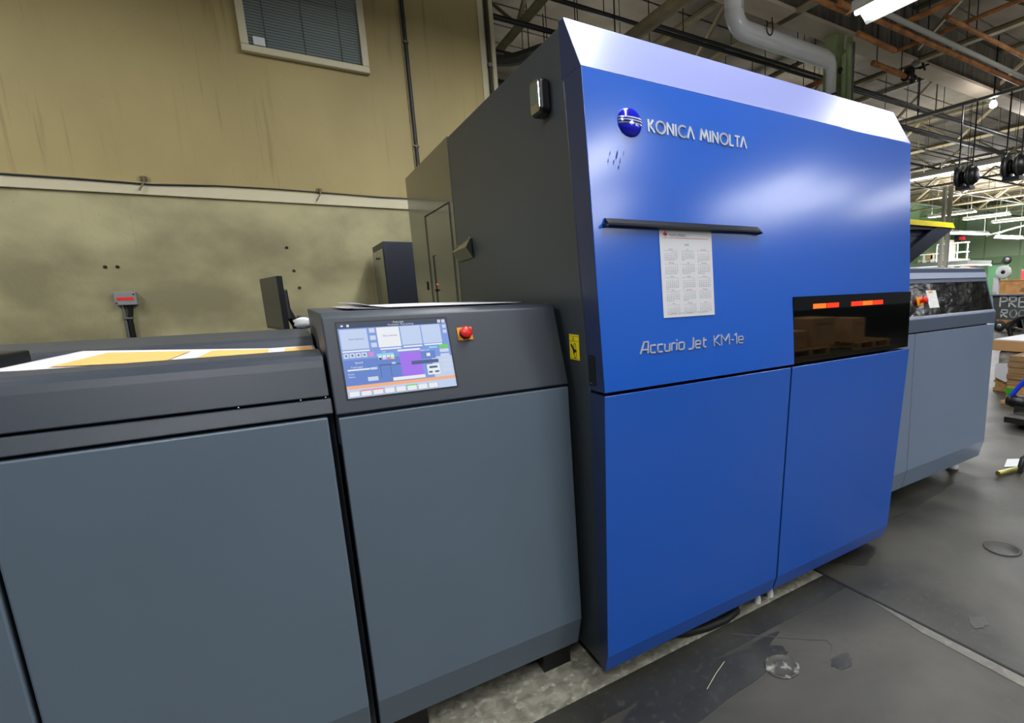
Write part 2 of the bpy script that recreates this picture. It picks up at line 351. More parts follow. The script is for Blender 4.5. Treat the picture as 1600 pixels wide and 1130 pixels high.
for x, z, s in holes:
    mb = MB(); mb.lathe((x, WY-.001, z), (0, -1, 0), [(.011, 0), (.009, .008), (.004, .009), (0, .004)], M['black'], 8); tag(mb.build('wall_plug'), f'dark hole in olive wall, {s}', 'wall plug', 'dark plug holes in the wall')

# floor details ------------------------------------------------------
mb = MB(); mb.box(-3, 1.86, 1.372, 3.8, -.02, .002, M['pad']); struct(mb.build('concrete_pad', label='pale bare concrete strip under the machines', category='floor'))
mb = MB(); mb.box(1.862, 1.874, -8, 5, -.01, .0025, M['gap']); struct(mb.build('floor_joint'))
mb = MB(); n = 24; mb.add([(1.9+.0, 1.375, .0015)], [], M['oil'])
def blob(cx, cy, rx, ry, sd, m, zz=.0012):
    rg = random.Random(sd); ph = [rg.random()*6 for _ in range(5)]
    P_ = [(cx+rx*math.cos(a)*(1+.16*math.sin(2*a+ph[0])+.10*math.sin(5*a+ph[1])+.06*math.sin(9*a+ph[2])), cy+ry*math.sin(a)*(1+.16*math.sin(3*a+ph[3])+.08*math.sin(7*a+ph[4])), -.01) for a in [2*math.pi*i/60 for i in range(60)]]
    mb.ext(P_, (0, 0, .01+zz), m)
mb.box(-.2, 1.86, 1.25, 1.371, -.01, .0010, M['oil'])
for i, a in enumerate(((1.0, 1.17, .42, .09), (2.15, 1.42, .14, .10), (1.45, .98, .05, .03), (2.05, .80, .04, .03), (2.9, 1.58, .5, .06))): blob(*a, i, M['oil'], .0011+.0001*i)
struct(mb.build('floor_stain'))
mb = MB(); mb.ext([(1.86, 1.15, -.01), (1.86, -.5, -.01), (1.79, -.5, -.01), (1.82, .9, -.01)], (0, 0, .0116), M['worn']); struct(mb.build('trim_3', label='pale worn edge along the floor joint', category='floor'))
mb = MB(); mb.tube([(1.24, 1.32, .002), (1.44, 1.13, .002), (1.50, 1.08, .002), (1.49, 1.05, .002), (1.40, .99, .002)], .0009, M['worn'], 5); struct(mb.build('trim_4', label='pale scratched outline on the floor', category='floor'))
mb = MB(); mb.lathe((1.262, 1.085, 0), (0, 0, 1), [(.06, 0), (.06, .004), (.052, .005), (.05, .002), (.03, .003), (0, .003)], M['oilspeck'], 28); tag(mb.build('floor_drain'), 'round patched drain cover in the floor before the press', 'drain cover')
mb = MB(); mb.lathe((2.75, 1.0, 0), (0, 0, 1), [(.08, 0), (.08, .004), (.07, .005), (.068, .002), (0, .003)], M['floor'], 28); tag(mb.build('floor_drain'), 'round floor cover near the right picture edge', 'drain cover')
mb = MB(); mb.tube([(1.118, 1.22, .003), (1.052, 1.192, .004), (.984, 1.158, .003)], .0011, M['creamw'], 6); tag(mb.build('straw'), 'thin pale straw lying on the floor before the press', 'straw')

# ================================================================== PRESS
X0, X1 = .72, 2.307
press = thing('printing_press', 'large blue and charcoal printing press with a lavender sloping top edge', 'printing press', (1.5, 2.4, 0))
def fy(z): return 1.282+(z-1.008)*.049/.879
mb = MB(); mb.prx([(1.392, .06), (1.379, 1.0), (1.385, 1.02), (1.456, 2.03), (2.688, 2.035), (2.688, .06)], X0+.004, X1-.004, M['dark']); mb.build('body', press, bevel=.004)
mb = MB(); mb.box(X0+.004, X1-.004, 2.694, 3.745, .06, 2.043, M['darkg']); rear = mb.build('rear_cabinet', press, bevel=.004)
mb = MB()
for a in ((2.764, 3.30, 1.752, 1.755), (3.30, 3.302, 1.0, 1.755), (2.762, 2.764, 1.0, 1.75), (3.19, 3.194, 1.0, 1.527), (3.15, 3.196, 1.525, 1.527)): mb.box(X0-.0005, X0+.003, *a, M['seam'])
mb.box(X0-.001, X0+.003, 3.40, 3.415, 1.34, 1.39, M['gap']).box(X0-.006, X0+.003, 3.16, 3.20, 1.33, 1.34, M['gap'])
mb.build('door_outline', rear)
mb = MB(); mb.box(X0-.002, X0+.003, 3.15, 3.156, 1.365, 1.371, M['ledo']); mb.build('indicator', rear)
# upper blue shell (with the cut-out for the window)
mb = MB(); n_ = lambda z: fy(z)
outer = [(X0, 1.887), (X1, 1.887), (X1, 1.259), (1.528, 1.259), (1.528, 1.013), (X0, 1.013)]
def skin(y0, y1, m):
    vs = [(x, fy(z)+y0, z) for x, z in outer]+[(x, y1(z), z) for x, z in outer]; n = 6
    x = MB(); x.add(vs, [tuple(range(n)), tuple(range(2*n-1, n-1, -1))]+[(i, (i+1) % n, n+(i+1) % n, n+i) for i in range(n)], m); return x
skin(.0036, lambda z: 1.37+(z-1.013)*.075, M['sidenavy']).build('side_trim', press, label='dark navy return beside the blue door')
vs = [(x, fy(z), z) for x, z in outer]+[(x, fy(z)+.0035, z) for x, z in outer]
n = 6; fs = [tuple(range(n)), tuple(range(2*n-1, n-1, -1))]+[(i, (i+1) % n, n+(i+1) % n, n+i) for i in range(n)]
mb.add(vs, fs, M['blue']); up = mb.build('upper_door', press, bevel=.0015, label='glossy blue upper door')
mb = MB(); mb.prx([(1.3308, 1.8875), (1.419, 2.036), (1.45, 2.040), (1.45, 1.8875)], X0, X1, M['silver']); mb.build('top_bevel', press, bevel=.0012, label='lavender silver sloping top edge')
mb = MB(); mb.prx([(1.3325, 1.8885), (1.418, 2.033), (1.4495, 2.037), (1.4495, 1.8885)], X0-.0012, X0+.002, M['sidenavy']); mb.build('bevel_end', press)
mb = MB(); mb.box(1.528, X1, 1.2905, 1.375, 1.013, 1.2585, M['glass']); gl = mb.build('viewing_window', press, label='glossy black window')
for (a, b), m in zip(((1.637, 1.712), (1.718, 1.79), (1.872, 1.942), (1.948, 2.016), (2.022, 2.09)), ('ledo', 'led', 'led', 'ledo', 'led')):
    mb = MB(); mb.box(a, b, 1.2885, 1.2905, 1.213, 1.2305, M[m]); mb.build('indicator_bar', gl)
def door(x0, x1, nm):
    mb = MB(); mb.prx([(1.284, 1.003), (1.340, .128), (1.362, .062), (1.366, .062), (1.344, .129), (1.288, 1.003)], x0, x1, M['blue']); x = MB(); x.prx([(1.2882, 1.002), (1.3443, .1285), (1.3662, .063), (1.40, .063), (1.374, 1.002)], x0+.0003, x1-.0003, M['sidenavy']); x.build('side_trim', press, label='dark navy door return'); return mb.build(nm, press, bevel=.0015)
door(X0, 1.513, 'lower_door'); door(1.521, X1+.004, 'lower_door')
mb = MB(); mb.box(X0+.02, X1-.02, 1.375, 1.40, .08, 1.9, M['gap']); mb.build('door_gap', press)
# lift handle recess on the side
F = frame((X0-.0005, 1.372, 1.026), (0, -1, 0), (0, 0, 1))
mb = MB(); mb.fpoly(F, [(.006, 0), (.034, 0), (.04, .006), (.04, .086), (.034, .092), (.006, .092), (0, .086), (0, .006)], -.001, .0006, M['black'])
mb.fbox(F, .004, .02, .006, .012, .0006, .0016, M['chrome']); mb.build('handle_recess', up)
# warning label on the side
F = frame((X0+.003, 1.498, 1.093), (0, -1, 0), (0, 0, 1))
mb = MB(); mb.fbox(F, 0, .064, 0, .079, 0, .0016, M['yellow']); st_ = mb.build('warning_label', press, label='yellow warning label with hand pictogram')
mb = MB(); w0, w1_ = .0016, .0022
mb.fbox(F, .003, .061, .058, .059, w0, w1_, M['black']); mb.fbox(F, .003, .061, .0735, .0745, w0, w1_, M['black']); mb.fbox(F, .003, .061, .003, .004, w0, w1_, M['black'])
strokes(mb, F, [[(.032, .064), (.028, .0715), (.024, .064), (.032, .064)]], 0, 0, 1, .0009, w0, w1_, M['black'])
mb.fbox(F, .022, .034, .0608, .0618, w0, w1_, M['black'])
strokes(mb, F, [arc(.037, .040, .007, .012, 0, 360), arc(.037, .018, .007, .012, 0, 360)], 0, 0, 1, .002, w0, w1_, M['black'])
mb.fpoly(F, [(.010, .050), (.020, .046), (.030, .034), (.048, .031), (.046, .026), (.034, .024), (.028, .016), (.024, .024), (.020, .034), (.010, .042)], w0, w1_+.0001, M['black'])
mb.build('pictogram', st_)
# folded guard bracket on the side
mb = MB(); mb.add([(X0-.001, 2.44, 1.556), (X0-.001, 2.68, 1.535), (X0-.03, 2.67, 1.505), (X0-.03, 2.425, 1.512), (X0-.001, 2.66, 1.462), (X0-.001, 2.43, 1.468)], [(0, 1, 2, 3), (3, 2, 4, 5), (1, 4, 2), (0, 3, 5)], M['darkg'])
br = mb.build('guard_bracket', press)
mb = MB(); mb.lathe((X0-.001, 2.66, 1.49), (-1, 0, 0), [(.006, 0), (.006, .012), (0, .013)], M['chrome'], 10); mb.build('screw', br); mb = MB(); mb.lathe((X0-.001, 2.45, 1.555), (-1, 0, 0), [(.004, 0), (.004, .006), (0, .007)], M['chrome'], 10); mb.build('screw', br)
# feet below
for x, y in ((.80, 1.50), (2.2, 1.50), (.80, 3.6), (2.2, 3.6)):
    mb = MB(); mb.lathe((x, y, 0), (0, 0, 1), [(.045, 0), (.045, .015), (.02, .02), (.02, .065)], M['black'], 14); mb.build('foot', press)
for x in (1.47, 1.545):
    mb = MB(); mb.tube([(x, 1.40, .0), (x, 1.40, .062)], .011, M['white'], 10); mb.lathe((x, 1.40, 0), (0, 0, 1), [(.014, 0), (.014, .02), (.01, .03)], M['white'], 10); mb.build('levelling_foot', press, label='white levelling foot')
# brand emblem and lettering
F = frame((0, fy(1.765), 1.765), (1, 0, 0), (0, .049, .879)); Wn = F[3]
def bl(u, z): return (u, (z-1.765))
em_c = F[0]+F[1]*.862+F[2]*0
# dome: half ellipsoid, striped band in the middle
mb = MB(); r = .0395; n = 32; rings = 12
zones = []
for zi, (za, zb, mm) in enumerate(((-1, -.20, 'emblue'), (-.20, .30, 'chrome'), (.30, 1, 'emblue'))):
    rows = 10; vs = []; fs = []
    for i in range(rows+1):
        v_ = za+(zb-za)*i/rows; hw = math.sqrt(max(0, 1-v_*v_))
        for j in range(25):
            a = math.pi*j/24; uu = -math.cos(a)*hw; ww = math.sin(a)*hw*.42
            vs.append(F[0]+F[1]*(.862+uu*r)+F[2]*(v_*r)+Wn*(ww*r+.0005))
    for i in range(rows):
        for j in range(24): fs.append((i*25+j, i*25+j+1, (i+1)*25+j+1, (i+1)*25+j))
    mb.add(vs, fs, M[mm], True)
for k, v_ in enumerate((-.14, -.04, .06, .15, .23)):
    hw = math.sqrt(1-v_*v_); t_ = .010+.008*k
    vs = []
    for j in range(25):
        a = math.pi*j/24; uu = -math.cos(a)*hw; ww = math.sin(a)*hw*.42
        for dv in (-t_, t_): vs.append(F[0]+F[1]*(.862+uu*r)+F[2]*((v_+dv)*r)+Wn*(ww*r*1.02+.0012))
    mb.add(vs, [(2*j, 2*j+2, 2*j+3, 2*j+1) for j in range(24)], M['emblue' if k % 2 else 'letter'], True)
mb.build('emblem', up, label='blue dome emblem with silver stripes')
G = {'K': ([[(0, 0), (0, 1)], [(.50, 1), (.13, .52), (.58, 0)]], .62), 'O': ([arc(.5, .5, .47, .47, 0, 360, 24)], 1.08), 'N': ([[(0, 0), (0, .98), (.62, .04), (.62, 1)]], .76), 'I': ([[(0, 0), (0, 1)]], .16),
     'C': ([arc(.5, .5, .47, .47, 50, 310, 20)], .86), 'A': ([[(0, 0), (.36, 1), (.74, 0)]], .80), 'M': ([[(0, 0), (.16, 1), (.44, .25), (.72, 1), (.90, 0)]], 1.02), 'L': ([[(0, 1), (0, .04), (.46, .04)]], .50),
     'T': ([[(.0, .96), (.62, .96)], [(.31, .96), (.31, 0)]], .62), ' ': ([], .42)}
def word(mb, F, s, u, v, h, length, G, wd_, m, gap=.14, slant=0):
    tot = sum(G[c][1]+gap for c in s)-gap; sx = length/h/tot; x = u
    for c in s:
        strokes(mb, F, G[c][0], x, v, h, wd_, .0002, .0032, m, sx, slant); x += (G[c][1]+gap)*sx*h
F2 = frame((0, fy(1.75), 1.75), (1, 0, 0), (0, .049, .879))
for w_, u_, l_ in (('KONICA', .925, .170), ('MINOLTA', 1.119, .198)): mb = MB(); word(mb, F2, w_, u_, -.001, .034, l_, G, .0056, M['letter']); mb.build('brand_lettering', up, label='raised silver lettering')
xh = .70
E_ = lambda: [arc(.32, .35, .30, .33, 310, 40, 1)]
def e_(): return [[(.03, .36), (.58, .36)]+arc(.31, .36, .28, .33, 0, 310, 18)]
G2 = {'A': ([[(0, 0), (.34, 1), (.72, 1), (.72, 0)], [(.14, .34), (.72, .34)]], .82), 'c': ([[(.52, .66), (.12, .66), (.02, .56), (.02, .12), (.12, .02), (.52, .02)]], .58), 'u': ([[(0, .68), (0, .12), (.10, .02), (.50, .02), (.50, .68)]], .58),
      'r': ([[(0, 0), (0, .56), (.10, .66), (.36, .66)]], .38), 'i': ([[(0, 0), (0, .68)], [(0, .84), (0, .97)]], .10), 'o': ([[(.12, .66), (.44, .66), (.56, .56), (.56, .12), (.44, .02), (.12, .02), (.0, .12), (.0, .56), (.12, .66)]], .64),
      'J': ([[(.42, 1), (.42, .08), (.32, -.02), (-.06, -.02)]], .50), 'e': ([[(.02, .34), (.52, .34), (.52, .56), (.42, .66), (.12, .66), (.02, .56), (.02, .12), (.12, .02), (.50, .02)]], .60),
      't': ([[(.12, .92), (.12, .12), (.22, .02), (.40, .02)], [(0, .66), (.40, .66)]], .42), 'K': ([[(0, 0), (0, 1)], [(.58, 1), (.03, .5), (.62, 0)]], .66), 'M': ([[(0, 0), (0, 1), (.42, .38), (.84, 1), (.84, 0)]], .92),
      '-': ([[(0, .40), (.28, .40)]], .30), '1': ([[(0, .80), (.18, .98), (.18, 0)]], .26), ' ': ([], .3)}
F3 = frame((0, fy(1.114), 1.114), (1, 0, 0), (0, .049, .879))
mb = MB(); word(mb, F3, 'Accurio', .848, 0, .0345, .167, G2, .0046, M['letter'], .14, .10); word(mb, F3, 'Jet', 1.032, 0, .0345, .072, G2, .0046, M['letter'], .14, .10); mb.build('model_lettering', up, label='flat silver lettering'); mb = MB()
word(mb, F3, 'KM-1e', 1.138, 0, .0345, .134, G2, .0034, M['letter'], .12); mb.build('model_lettering', up, label='flat silver lettering')

rg = random.Random(11)
F = frame((0, fy(1.66), 1.66), (1, 0, 0), (0, .049, .879))
for u_, v_, a_, b_ in ((.812, .012, .003, .012), (.822, -.002, .002, .009), (.800, -.008, .002, .007), (.815, -.020, .0025, .006), (.783, -.006, .002, .006), (.835, .02, .0015, .008), (.790, .014, .0015, .006)):
    mb = MB(); mb.fpoly(F, [(u_+a_*math.cos(t_)+.3*b_*math.sin(t_), v_+b_*math.sin(t_)) for t_ in [math.radians(30*k) for k in range(12)]], .0, .0002, M['smudge']); mb.build('smudge_mark', up, label='dark finger smudge')
# magnetic bar, calendar, remote display, hose
mbz = 1.489
t = thing('magnetic_bar', 'long black magnetic bar across the blue press panel above the calendar', 'magnetic bar', (1.05, 1.30, 1.48))
mb = MB(); mb.prx([(fy(1.470)-.001, 1.476), (fy(1.470)-.020, 1.480), (fy(1.470)-.020, 1.487), (fy(1.496)-.006, 1.500), (fy(1.496)-.001, 1.500)], .757, 1.352, M['black']); mb.build('bar', t, bevel=.001)
mb = MB(); mb.prx([(fy(1.470)-.001, 1.474), (fy(1.470)-.023, 1.4765), (fy(1.470)-.023, 1.482), (fy(1.47)-.001, 1.486)], .750, .757, M['black']); mb.build('end_cap', t); mb = MB(); mb.prx([(fy(1.470)-.001, 1.474), (fy(1.470)-.023, 1.4765), (fy(1.470)-.023, 1.482), (fy(1.47)-.001, 1.486)], 1.352, 1.358, M['black']); mb.build('end_cap', t)
cal = thing('wall_calendar', 'white year calendar sheet hanging from the black magnetic bar', 'calendar', (1.045, 1.295, 1.215))
F = frame((.941, fy(1.2155)-.0014, 1.2155), (1, 0, 0), (0, .049, .879)); CW, CH = .205, .272
mb = MB(); mb.fbox(F, 0, CW, 0, CH, 0, .0007, M['paper']); mb.build('sheet', cal)
mb = MB(); wq = .0008
leaf = [(0, -.42), (.05, -.42), (.05, -.1), (.42, -.18), (.34, -.02), (.62, .2), (.5, .26), (.55, .46), (.34, .42), (.26, .52), (.12, .34), (.2, .78), (.08, .7), (0, 1)]
pl = leaf+[(-x, y) for x, y in leaf[::-1][1:-1]]
mb.fpoly(F, [(.022+x*.014, .246+y*.014) for x, y in pl], wq, wq+.0003, M['inkred'])
mb.fbox(F, .013, .031, .2375, .2385, wq, wq+.0003, M['inkred']); mb.fbox(F, .036, .190, .2375, .2386, wq, wq+.0003, M['inkred']); mb.build('logo', cal, label='red maple leaf and rule')
mb = MB()
text(mb, F, 'MAPLE PRESS', .036, .243, .0105, M['ink'], wq, width=.062)
text(mb, F, '2025', .093, .2155, .009, M['ink'], wq)
text(mb, F, 'printing  -  mailing  -  binding  -  finishing  -  packing', .026, .0105, .0045, M['ink'], wq, width=.150)
cols = (.014, .079, .143)
months = [(2025, 1), (2025, 2), (2025, 3), (2025, 4), (2025, 5), (2025, 6), (2025, 7), (2025, 8), (2025, 9), (2025, 10), (2025, 11), (2025, 12), (2026, 1), (2026, 2), (2026, 3)]
calm = calendar.Calendar(6)
for i, (y_, m_) in enumerate(months):
    cx = cols[i//5]; top = .2005-(i % 5)*.0408
    text(mb, F, calendar.month_name[m_], cx+.026, top+.003, .0052, M['inkred' if m_ in (9, 11) else 'ink'], wq, align='CENTER')
    mb.fbox(F, cx, cx+.050, top, top+.0004, wq, wq+.0002, M['inkred' if i//5 == 2 else 'ink'])
    for r_, wk in enumerate(calm.monthdayscalendar(y_, m_)):
        for d_, dd in enumerate(wk):
            if dd: text(mb, F, str(dd), cx+.0035+d_*.0073, top-.0058-r_*.0058, .0052, M['ink'], wq, align='CENTER')
mb.build('print', cal)
rd = thing('remote_display', 'small black and silver handheld display clipped high on the press side', 'display unit', (.70, 1.58, 1.83))
mb = MB(); F = frame((X0+.003, 1.612, 1.826), (0, -1, 0), (0, 0, 1))
P = [(.006, 0), (.070, 0), (.078, .010), (.076, .088), (.066, .098), (.010, .098), (.002, .090), (0, .008)]
mb.fpoly(F, P, .0, .030, M['black']); mb.build('case', rd, bevel=.006)
mb = MB(); mb.fpoly(F, [(x*.86+.0055, y*.92+.004) for x, y in P], .030, .036, M['chrome']); bz = mb.build('bezel', rd, bevel=.003, label='silver bezel')
mb = MB(); mb.fbox(F, .016, .062, .030, .082, .036, .0368, M['lcd']); mb.build('screen', rd)
mb = MB(); pts = [(1.20+.20*math.cos(a), 1.42+.10*math.sin(a), .02) for a in [math.radians(-150+d) for d in range(0, 241, 12)]]
mb.tube([(.98, 1.55, .02), (1.0, 1.47, .02)]+[(1.00+.02*i, 1.44-.004*i, .018) for i in range(1, 4)]+[(1.10, 1.405, .018), (1.18, 1.385, .018), (1.27, 1.378, .018), (1.34, 1.392, .018), (1.37, 1.43, .018), (1.36, 1.5, .02), (1.3, 1.6, .03)], .016, M['rubber'], 10)
tag(mb.build('hose'), 'thick black hose looping out from under the blue press', 'hose')

# ================================================================== CONSOLE
cs = thing('control_console', 'graphite and slate grey control console with touch screen beside the press', 'control console', (.38, 1.9, 0))
CX0, CX1 = .068, .705
mb = MB(); mb.prx([(1.486, 1.016), (1.500, 1.016+.0), (1.53, .93), (2.5, .93), (2.5, 1.268), (1.60, 1.268), (1.578, 1.266), (1.563, 1.256), (1.557, 1.238)], CX0, CX1, M['hood']); hd = mb.build('top_hood', cs, bevel=.004)
mb = MB(); mb.box(CX0+.02, CX1-.002, 1.54, 2.5, .085, 1.0, M['dark']); mb.build('body', cs)
mb = MB(); mb.prx([(1.486, 1.008), (1.484, .20), (1.524, .085), (1.545, .085), (1.53, 1.008)], CX0+.004, CX1-.002, M['grey']); mb.build('door', cs, bevel=.003, label='slate grey door')
mb = MB(); mb.ext([(CX0-.001, 1.86, 1.185), (CX0-.001, 1.98, 1.212), (CX0-.001, 2.24, 1.212), (CX0-.001, 2.22, 1.19), (CX0-.001, 1.98, 1.155), (CX0-.001, 1.88, 1.155)], (.004, 0, 0), M['gap']); mb.build('side_slot', hd)
for x, y in ((.15, 1.6), (.63, 1.6), (.15, 2.4), (.63, 2.4)):
    mb = MB(); mb.box(x-.05, x+.05, y-.05, y+.05, 0, .087, M['black']); mb.build('foot', cs)
sl = Vector((0, .071, .222)).normalized(); F = frame((0.1, 1.486+(1.052-1.016)*.32, 1.052), (1, 0, 0), (0, .071, .222))
SW, SH = .267, .1965
mb = MB(); mb.fbox(F, -.004, SW+.004, -.004, SH+.004, -.004, .0012, M['black']); sc_ = mb.build('touch_screen', cs, label='lit colour touch screen')
mb = MB()
def q(u0, u1, v0, v1, m, l=0): mb.fbox(F, u0*SW, u1*SW, (1-v1)*SH, (1-v0)*SH, .0012+l*.0002, .0014+l*.0002, M[m])
q(0, 1, 0, 1, 'ui_bg'); q(0, 1, 0, .075, 'ui_top', 1); q(.0, .70, .50, .84, 'ui_mid', 1); q(0, 1, .84, .885, 'ui_orange', 2); q(0, 1, .885, 1, 'ui_pale', 2); q(.80, 1, .55, .84, 'ui_pale', 1)
q(.012, .245, .09, .36, 'ui_pale', 3); q(.012, .245, .375, .395, 'ui_white', 3)
q(.33, .535, .085, .36, 'ui_white', 3); q(.545, .735, .085, .35, 'ui_pale', 3); q(.745, .93, .085, .35, 'ui_pale', 3)
q(.34, .53, .375, .395, 'ui_white', 3); q(.55, .73, .365, .385, 'ui_white', 3); q(.75, .925, .36, .38, 'ui_white', 3)
for v in (.09, .19, .29): q(.265, .315, v, v+.06, 'ui_key', 3)
for v in (.02, .095): q(.955, .99, v+.0, v+.05, 'ui_key', 3)
q(.955, .99, .17, .22, 'ui_key', 3); q(.915, .945, .02, .065, 'ui_key', 3)
for i in range(4): q(.015+i*.052, .06+i*.052, .41, .475, 'ui_key', 3); q(.03+i*.052, .045+i*.052, .43, .455, 'ui_dark', 4)
q(.228, .275, .41, .475, 'ui_pink', 3)
q(.30, .45, .445, .475, 'ui_cyan', 3)
for i, m in enumerate(('ui_top', 'ui_pale', 'ui_red', 'ui_yel')): q(.31+i*.037, .34+i*.037, .47, .53, 'ui_white', 3); q(.313+i*.037, .337+i*.037, .50, .53, m, 4)
q(.49, .70, .41, .435, 'ui_white', 3); q(.50, .70, .45, .79, 'ui_purple', 3); q(.60, .86, .585, .635, 'ui_dark', 4); q(.42, .455, .575, .60, 'ui_key', 4)
q(.30, .50, .595, .61, 'ui_dark', 3); q(.31, .315, .61, .77, 'ui_dark', 3); q(.40, .405, .61, .77, 'ui_dark', 3)
q(.70, .84, .46, .57, 'ui_mid', 3); q(.755, .79, .49, .535, 'ui_white', 4); q(.79, .87, .40, .425, 'ui_cyan', 3)
q(.74, .86, .655, .80, 'ui_white', 4); q(.76, .84, .68, .71, 'ui_dark', 5); q(.75, .785, .75, .775, 'ui_dark', 5); q(.81, .85, .75, .775, 'ui_dark', 5)
q(.89, .98, .385, .43, 'ui_green', 3)
for i in range(5): q(.89, .98, .445+i*.07, .495+i*.07, 'ui_key', 3)
q(.03, .22, .625, .645, 'ui_white', 3); q(.225, .285, .62, .65, 'ui_key', 3); q(.19, .28, .745, .80, 'ui_key', 3); q(.41, .71, .785, .83, 'ui_white', 5)
for i, m in enumerate(('ui_key', 'ui_red', 'ui_red', 'ui_key', 'ui_key', 'ui_green', 'ui_key', 'ui_key')):
    q(.01+i*.102, .104+i*.102, .91, .99, 'ui_dark', 3); q(.013+i*.102, .101+i*.102, .915, .985, 'ui_white', 4); q(.013+i*.102, .101+i*.102, .908, .922, m, 5)
q(.03, .05, .03, .05, 'ui_white', 3); q(.08, .10, .025, .055, 'ui_white', 3)
for s, u, v, h, ml in (('Print Job', .49, .035, .035, 'ui_white'), ('Production  Now printing', .44, .065, .028, 'ui_white'), ('Not selected', .08, .235, .03, 'ui_dark'), ('Not selected', .38, .215, .03, 'ui_dark'), ('Speed', .10, .555, .035, 'ui_white'), ('Total pages', .06, .61, .028, 'ui_white'), ('Done', .03, .70, .028, 'ui_white'), ('Status', .03, .735, .028, 'ui_white'), ('Ink', .35, .435, .03, 'ui_white'), ('Paper job', .70, .455, .028, 'ui_white')):
    text(mb, F, s, u*SW, (1-v)*SH, h*SH*1.1, M[ml], .0024)
mb.build('display', sc_, label='bright screen interface')
es = MB(); es.fbox(F, .293, .335, .1275, .166, 0, .003, M['estop_y']); ep = es.build('emergency_stop', cs, bevel=.001, label='amber square stop switch plate')
cc = F[0]+F[1]*.3145+F[2]*.1475
mb = MB(); mb.lathe(cc, F[3], [(.011, .003), (.011, .011), (.0155, .014), (.0165, .019), (.014, .022), (0, .0225)], M['red'], 22); mb.build('stop_button', ep, label='red mushroom button')
mb = MB(); mb.lathe(cc, F[3], [(.0165, .003), (.0165, .0075), (.012, .0078)], M['black'], 22); mb.build('collar', ep)

# papers on console
t = thing('paper_sheets', 'loose white paper sheets lying on top of the control console', 'paper', (.4, 2.0, 1.268))
for i, (dx, rot) in enumerate(((0, .0), (.012, .05), (.03, -.04))):
    mb = MB(); vs = []; fs = []; nx, ny = 12, 8
    for a in range(nx+1):
        for b in range(ny+1):
            u = a/nx; v = b/ny; x = .135+dx+u*(.50-dx)+v*.02*rot*10; y = 1.70+v*.50+u*rot; lift = .014*max(0, 1-u*5)**2*(1 if i == 2 else .3) + .003*math.sin(u*3.1)*v*(i+1)/3
            vs.append((x, y, 1.2705+i*.002+lift))
    for a in range(nx):
        for b in range(ny): k = a*(ny+1)+b; fs.append((k, k+ny+1, k+ny+2, k+1))
    mb.add(vs, fs, M['paper'], True); o = mb.build('sheet', t); s = o.modifiers.new('solid', 'SOLIDIFY'); s.thickness = .0012

# ================================================================== FEEDER
fd = thing('paper_feeder', 'long graphite and slate grey paper feeder left of the control console', 'paper feeder', (-1.0, 1.9, 0))
FX0, FX1 = -2.6, .060
mb = MB(); mb.prx([(1.504, 1.064), (1.527, 1.135), (1.534, 1.152), (1.545, 1.163), (1.562, 1.168), (1.70, 1.168), (1.705, 1.150), (2.06, 1.150), (2.075, 1.176), (2.10, 1.182), (2.62, 1.186), (2.64, 1.15), (2.64, .9), (1.58, .9), (1.55, 1.0), (1.53, 1.064)], FX0, FX1, M['hood']); fh = mb.build('top_hood', fd, bevel=.003)
mb = MB(); mb.prx([(1.487, 1.022), (1.501, 1.058), (1.52, 1.058), (1.52, 1.022)], FX0, FX1+.003, M['hood']); mb.build('front_rail', fd, bevel=.003)
mb = MB(); mb.box(FX0+.02, FX1+.004, 1.545, 2.6, .085, 1.05, M['dark']); mb.build('body', fd)
for a, b in ((-.522, .050), (-1.12, -.530), (-1.72, -1.128)):
    mb = MB(); mb.prx([(1.486, 1.014), (1.484, .20), (1.524, .085), (1.545, .085), (1.53, 1.014)], a, b, M['grey']); mb.build('door', fd, bevel=.004, label='slate grey door')
for x in (-1.6, -.6, .0):
    mb = MB(); mb.box(x-.04, x+.04, 1.6, 1.68, 0, .087, M['black']); mb.build('foot', fd)
for x in (-.0, .052, -.12): mb = MB(); mb.lathe((x, 1.505, 1.061), (0, -1, .3), [(.0022, 0), (.0022, .004), (0, .0045)], M['chrome'], 8); mb.build('rivet', fd, label='tiny bright rivet in the seam')
# printed sheet
mb = MB(); ps = thing('printed_sheet', 'white printed sheet with orange blocks lying on the feeder top', 'paper', (-.3, 2.0, 1.17))
def sheet(x0, x1, v0, v1, m, dz=0, nx=14, ny=10):
    vs = []; fs = []
    for a in range(nx+1):
        for b in range(ny+1):
            x = x0+(x1-x0)*a/nx; v = v0+(v1-v0)*b/ny; k = max(0, min(1, (x+.56)/.5)); y = 1.722+.332*v
            z = (1.172+.016*v)*(1-k)+(1.1525+.001*v)*k
            vs.append((x-.10*(1-v)*(1-k), y, z+dz))
    for a in range(nx):
        for b in range(ny): k = a*(ny+1)+b; fs.append((k, k+ny+1, k+ny+2, k+1))
    mb.add(vs, fs, M[m], True)
sheet(-.475, .058, 0, 1, 'paper', 0, 30, 14); o = mb.build('sheet', ps); s = o.modifiers.new('solid', 'SOLIDIFY'); s.thickness = .001; s.offset = 1
for a, b in ((-.40, -.235), (-.19, -.06), (-.02, .05)):
    mb = MB(); sheet(a, b, .06, .80, 'orangeprint', .0022, 10, 14); mb.build('print_block', ps, label='orange printed block')
t = thing('tray_block', 'black plastic block on the feeder top at the left picture edge', 'block', (-.8, 1.9, 1.15))
mb = MB(); mb.ext([(-.95, 1.76, 1.1508), (-.600, 1.74, 1.1508), (-.565, 2.03, 1.1508), (-.95, 2.03, 1.1508)], (0, 0, .044), M['black']); mb.build('case', t, bevel=.004)
mb = MB(); mb.ext([(-.92, 1.80, 1.195), (-.65, 1.79, 1.195), (-.63, 2.0, 1.195), (-.92, 2.0, 1.195)], (0, 0, .002), M['monitor']); mb.build('pad', t)
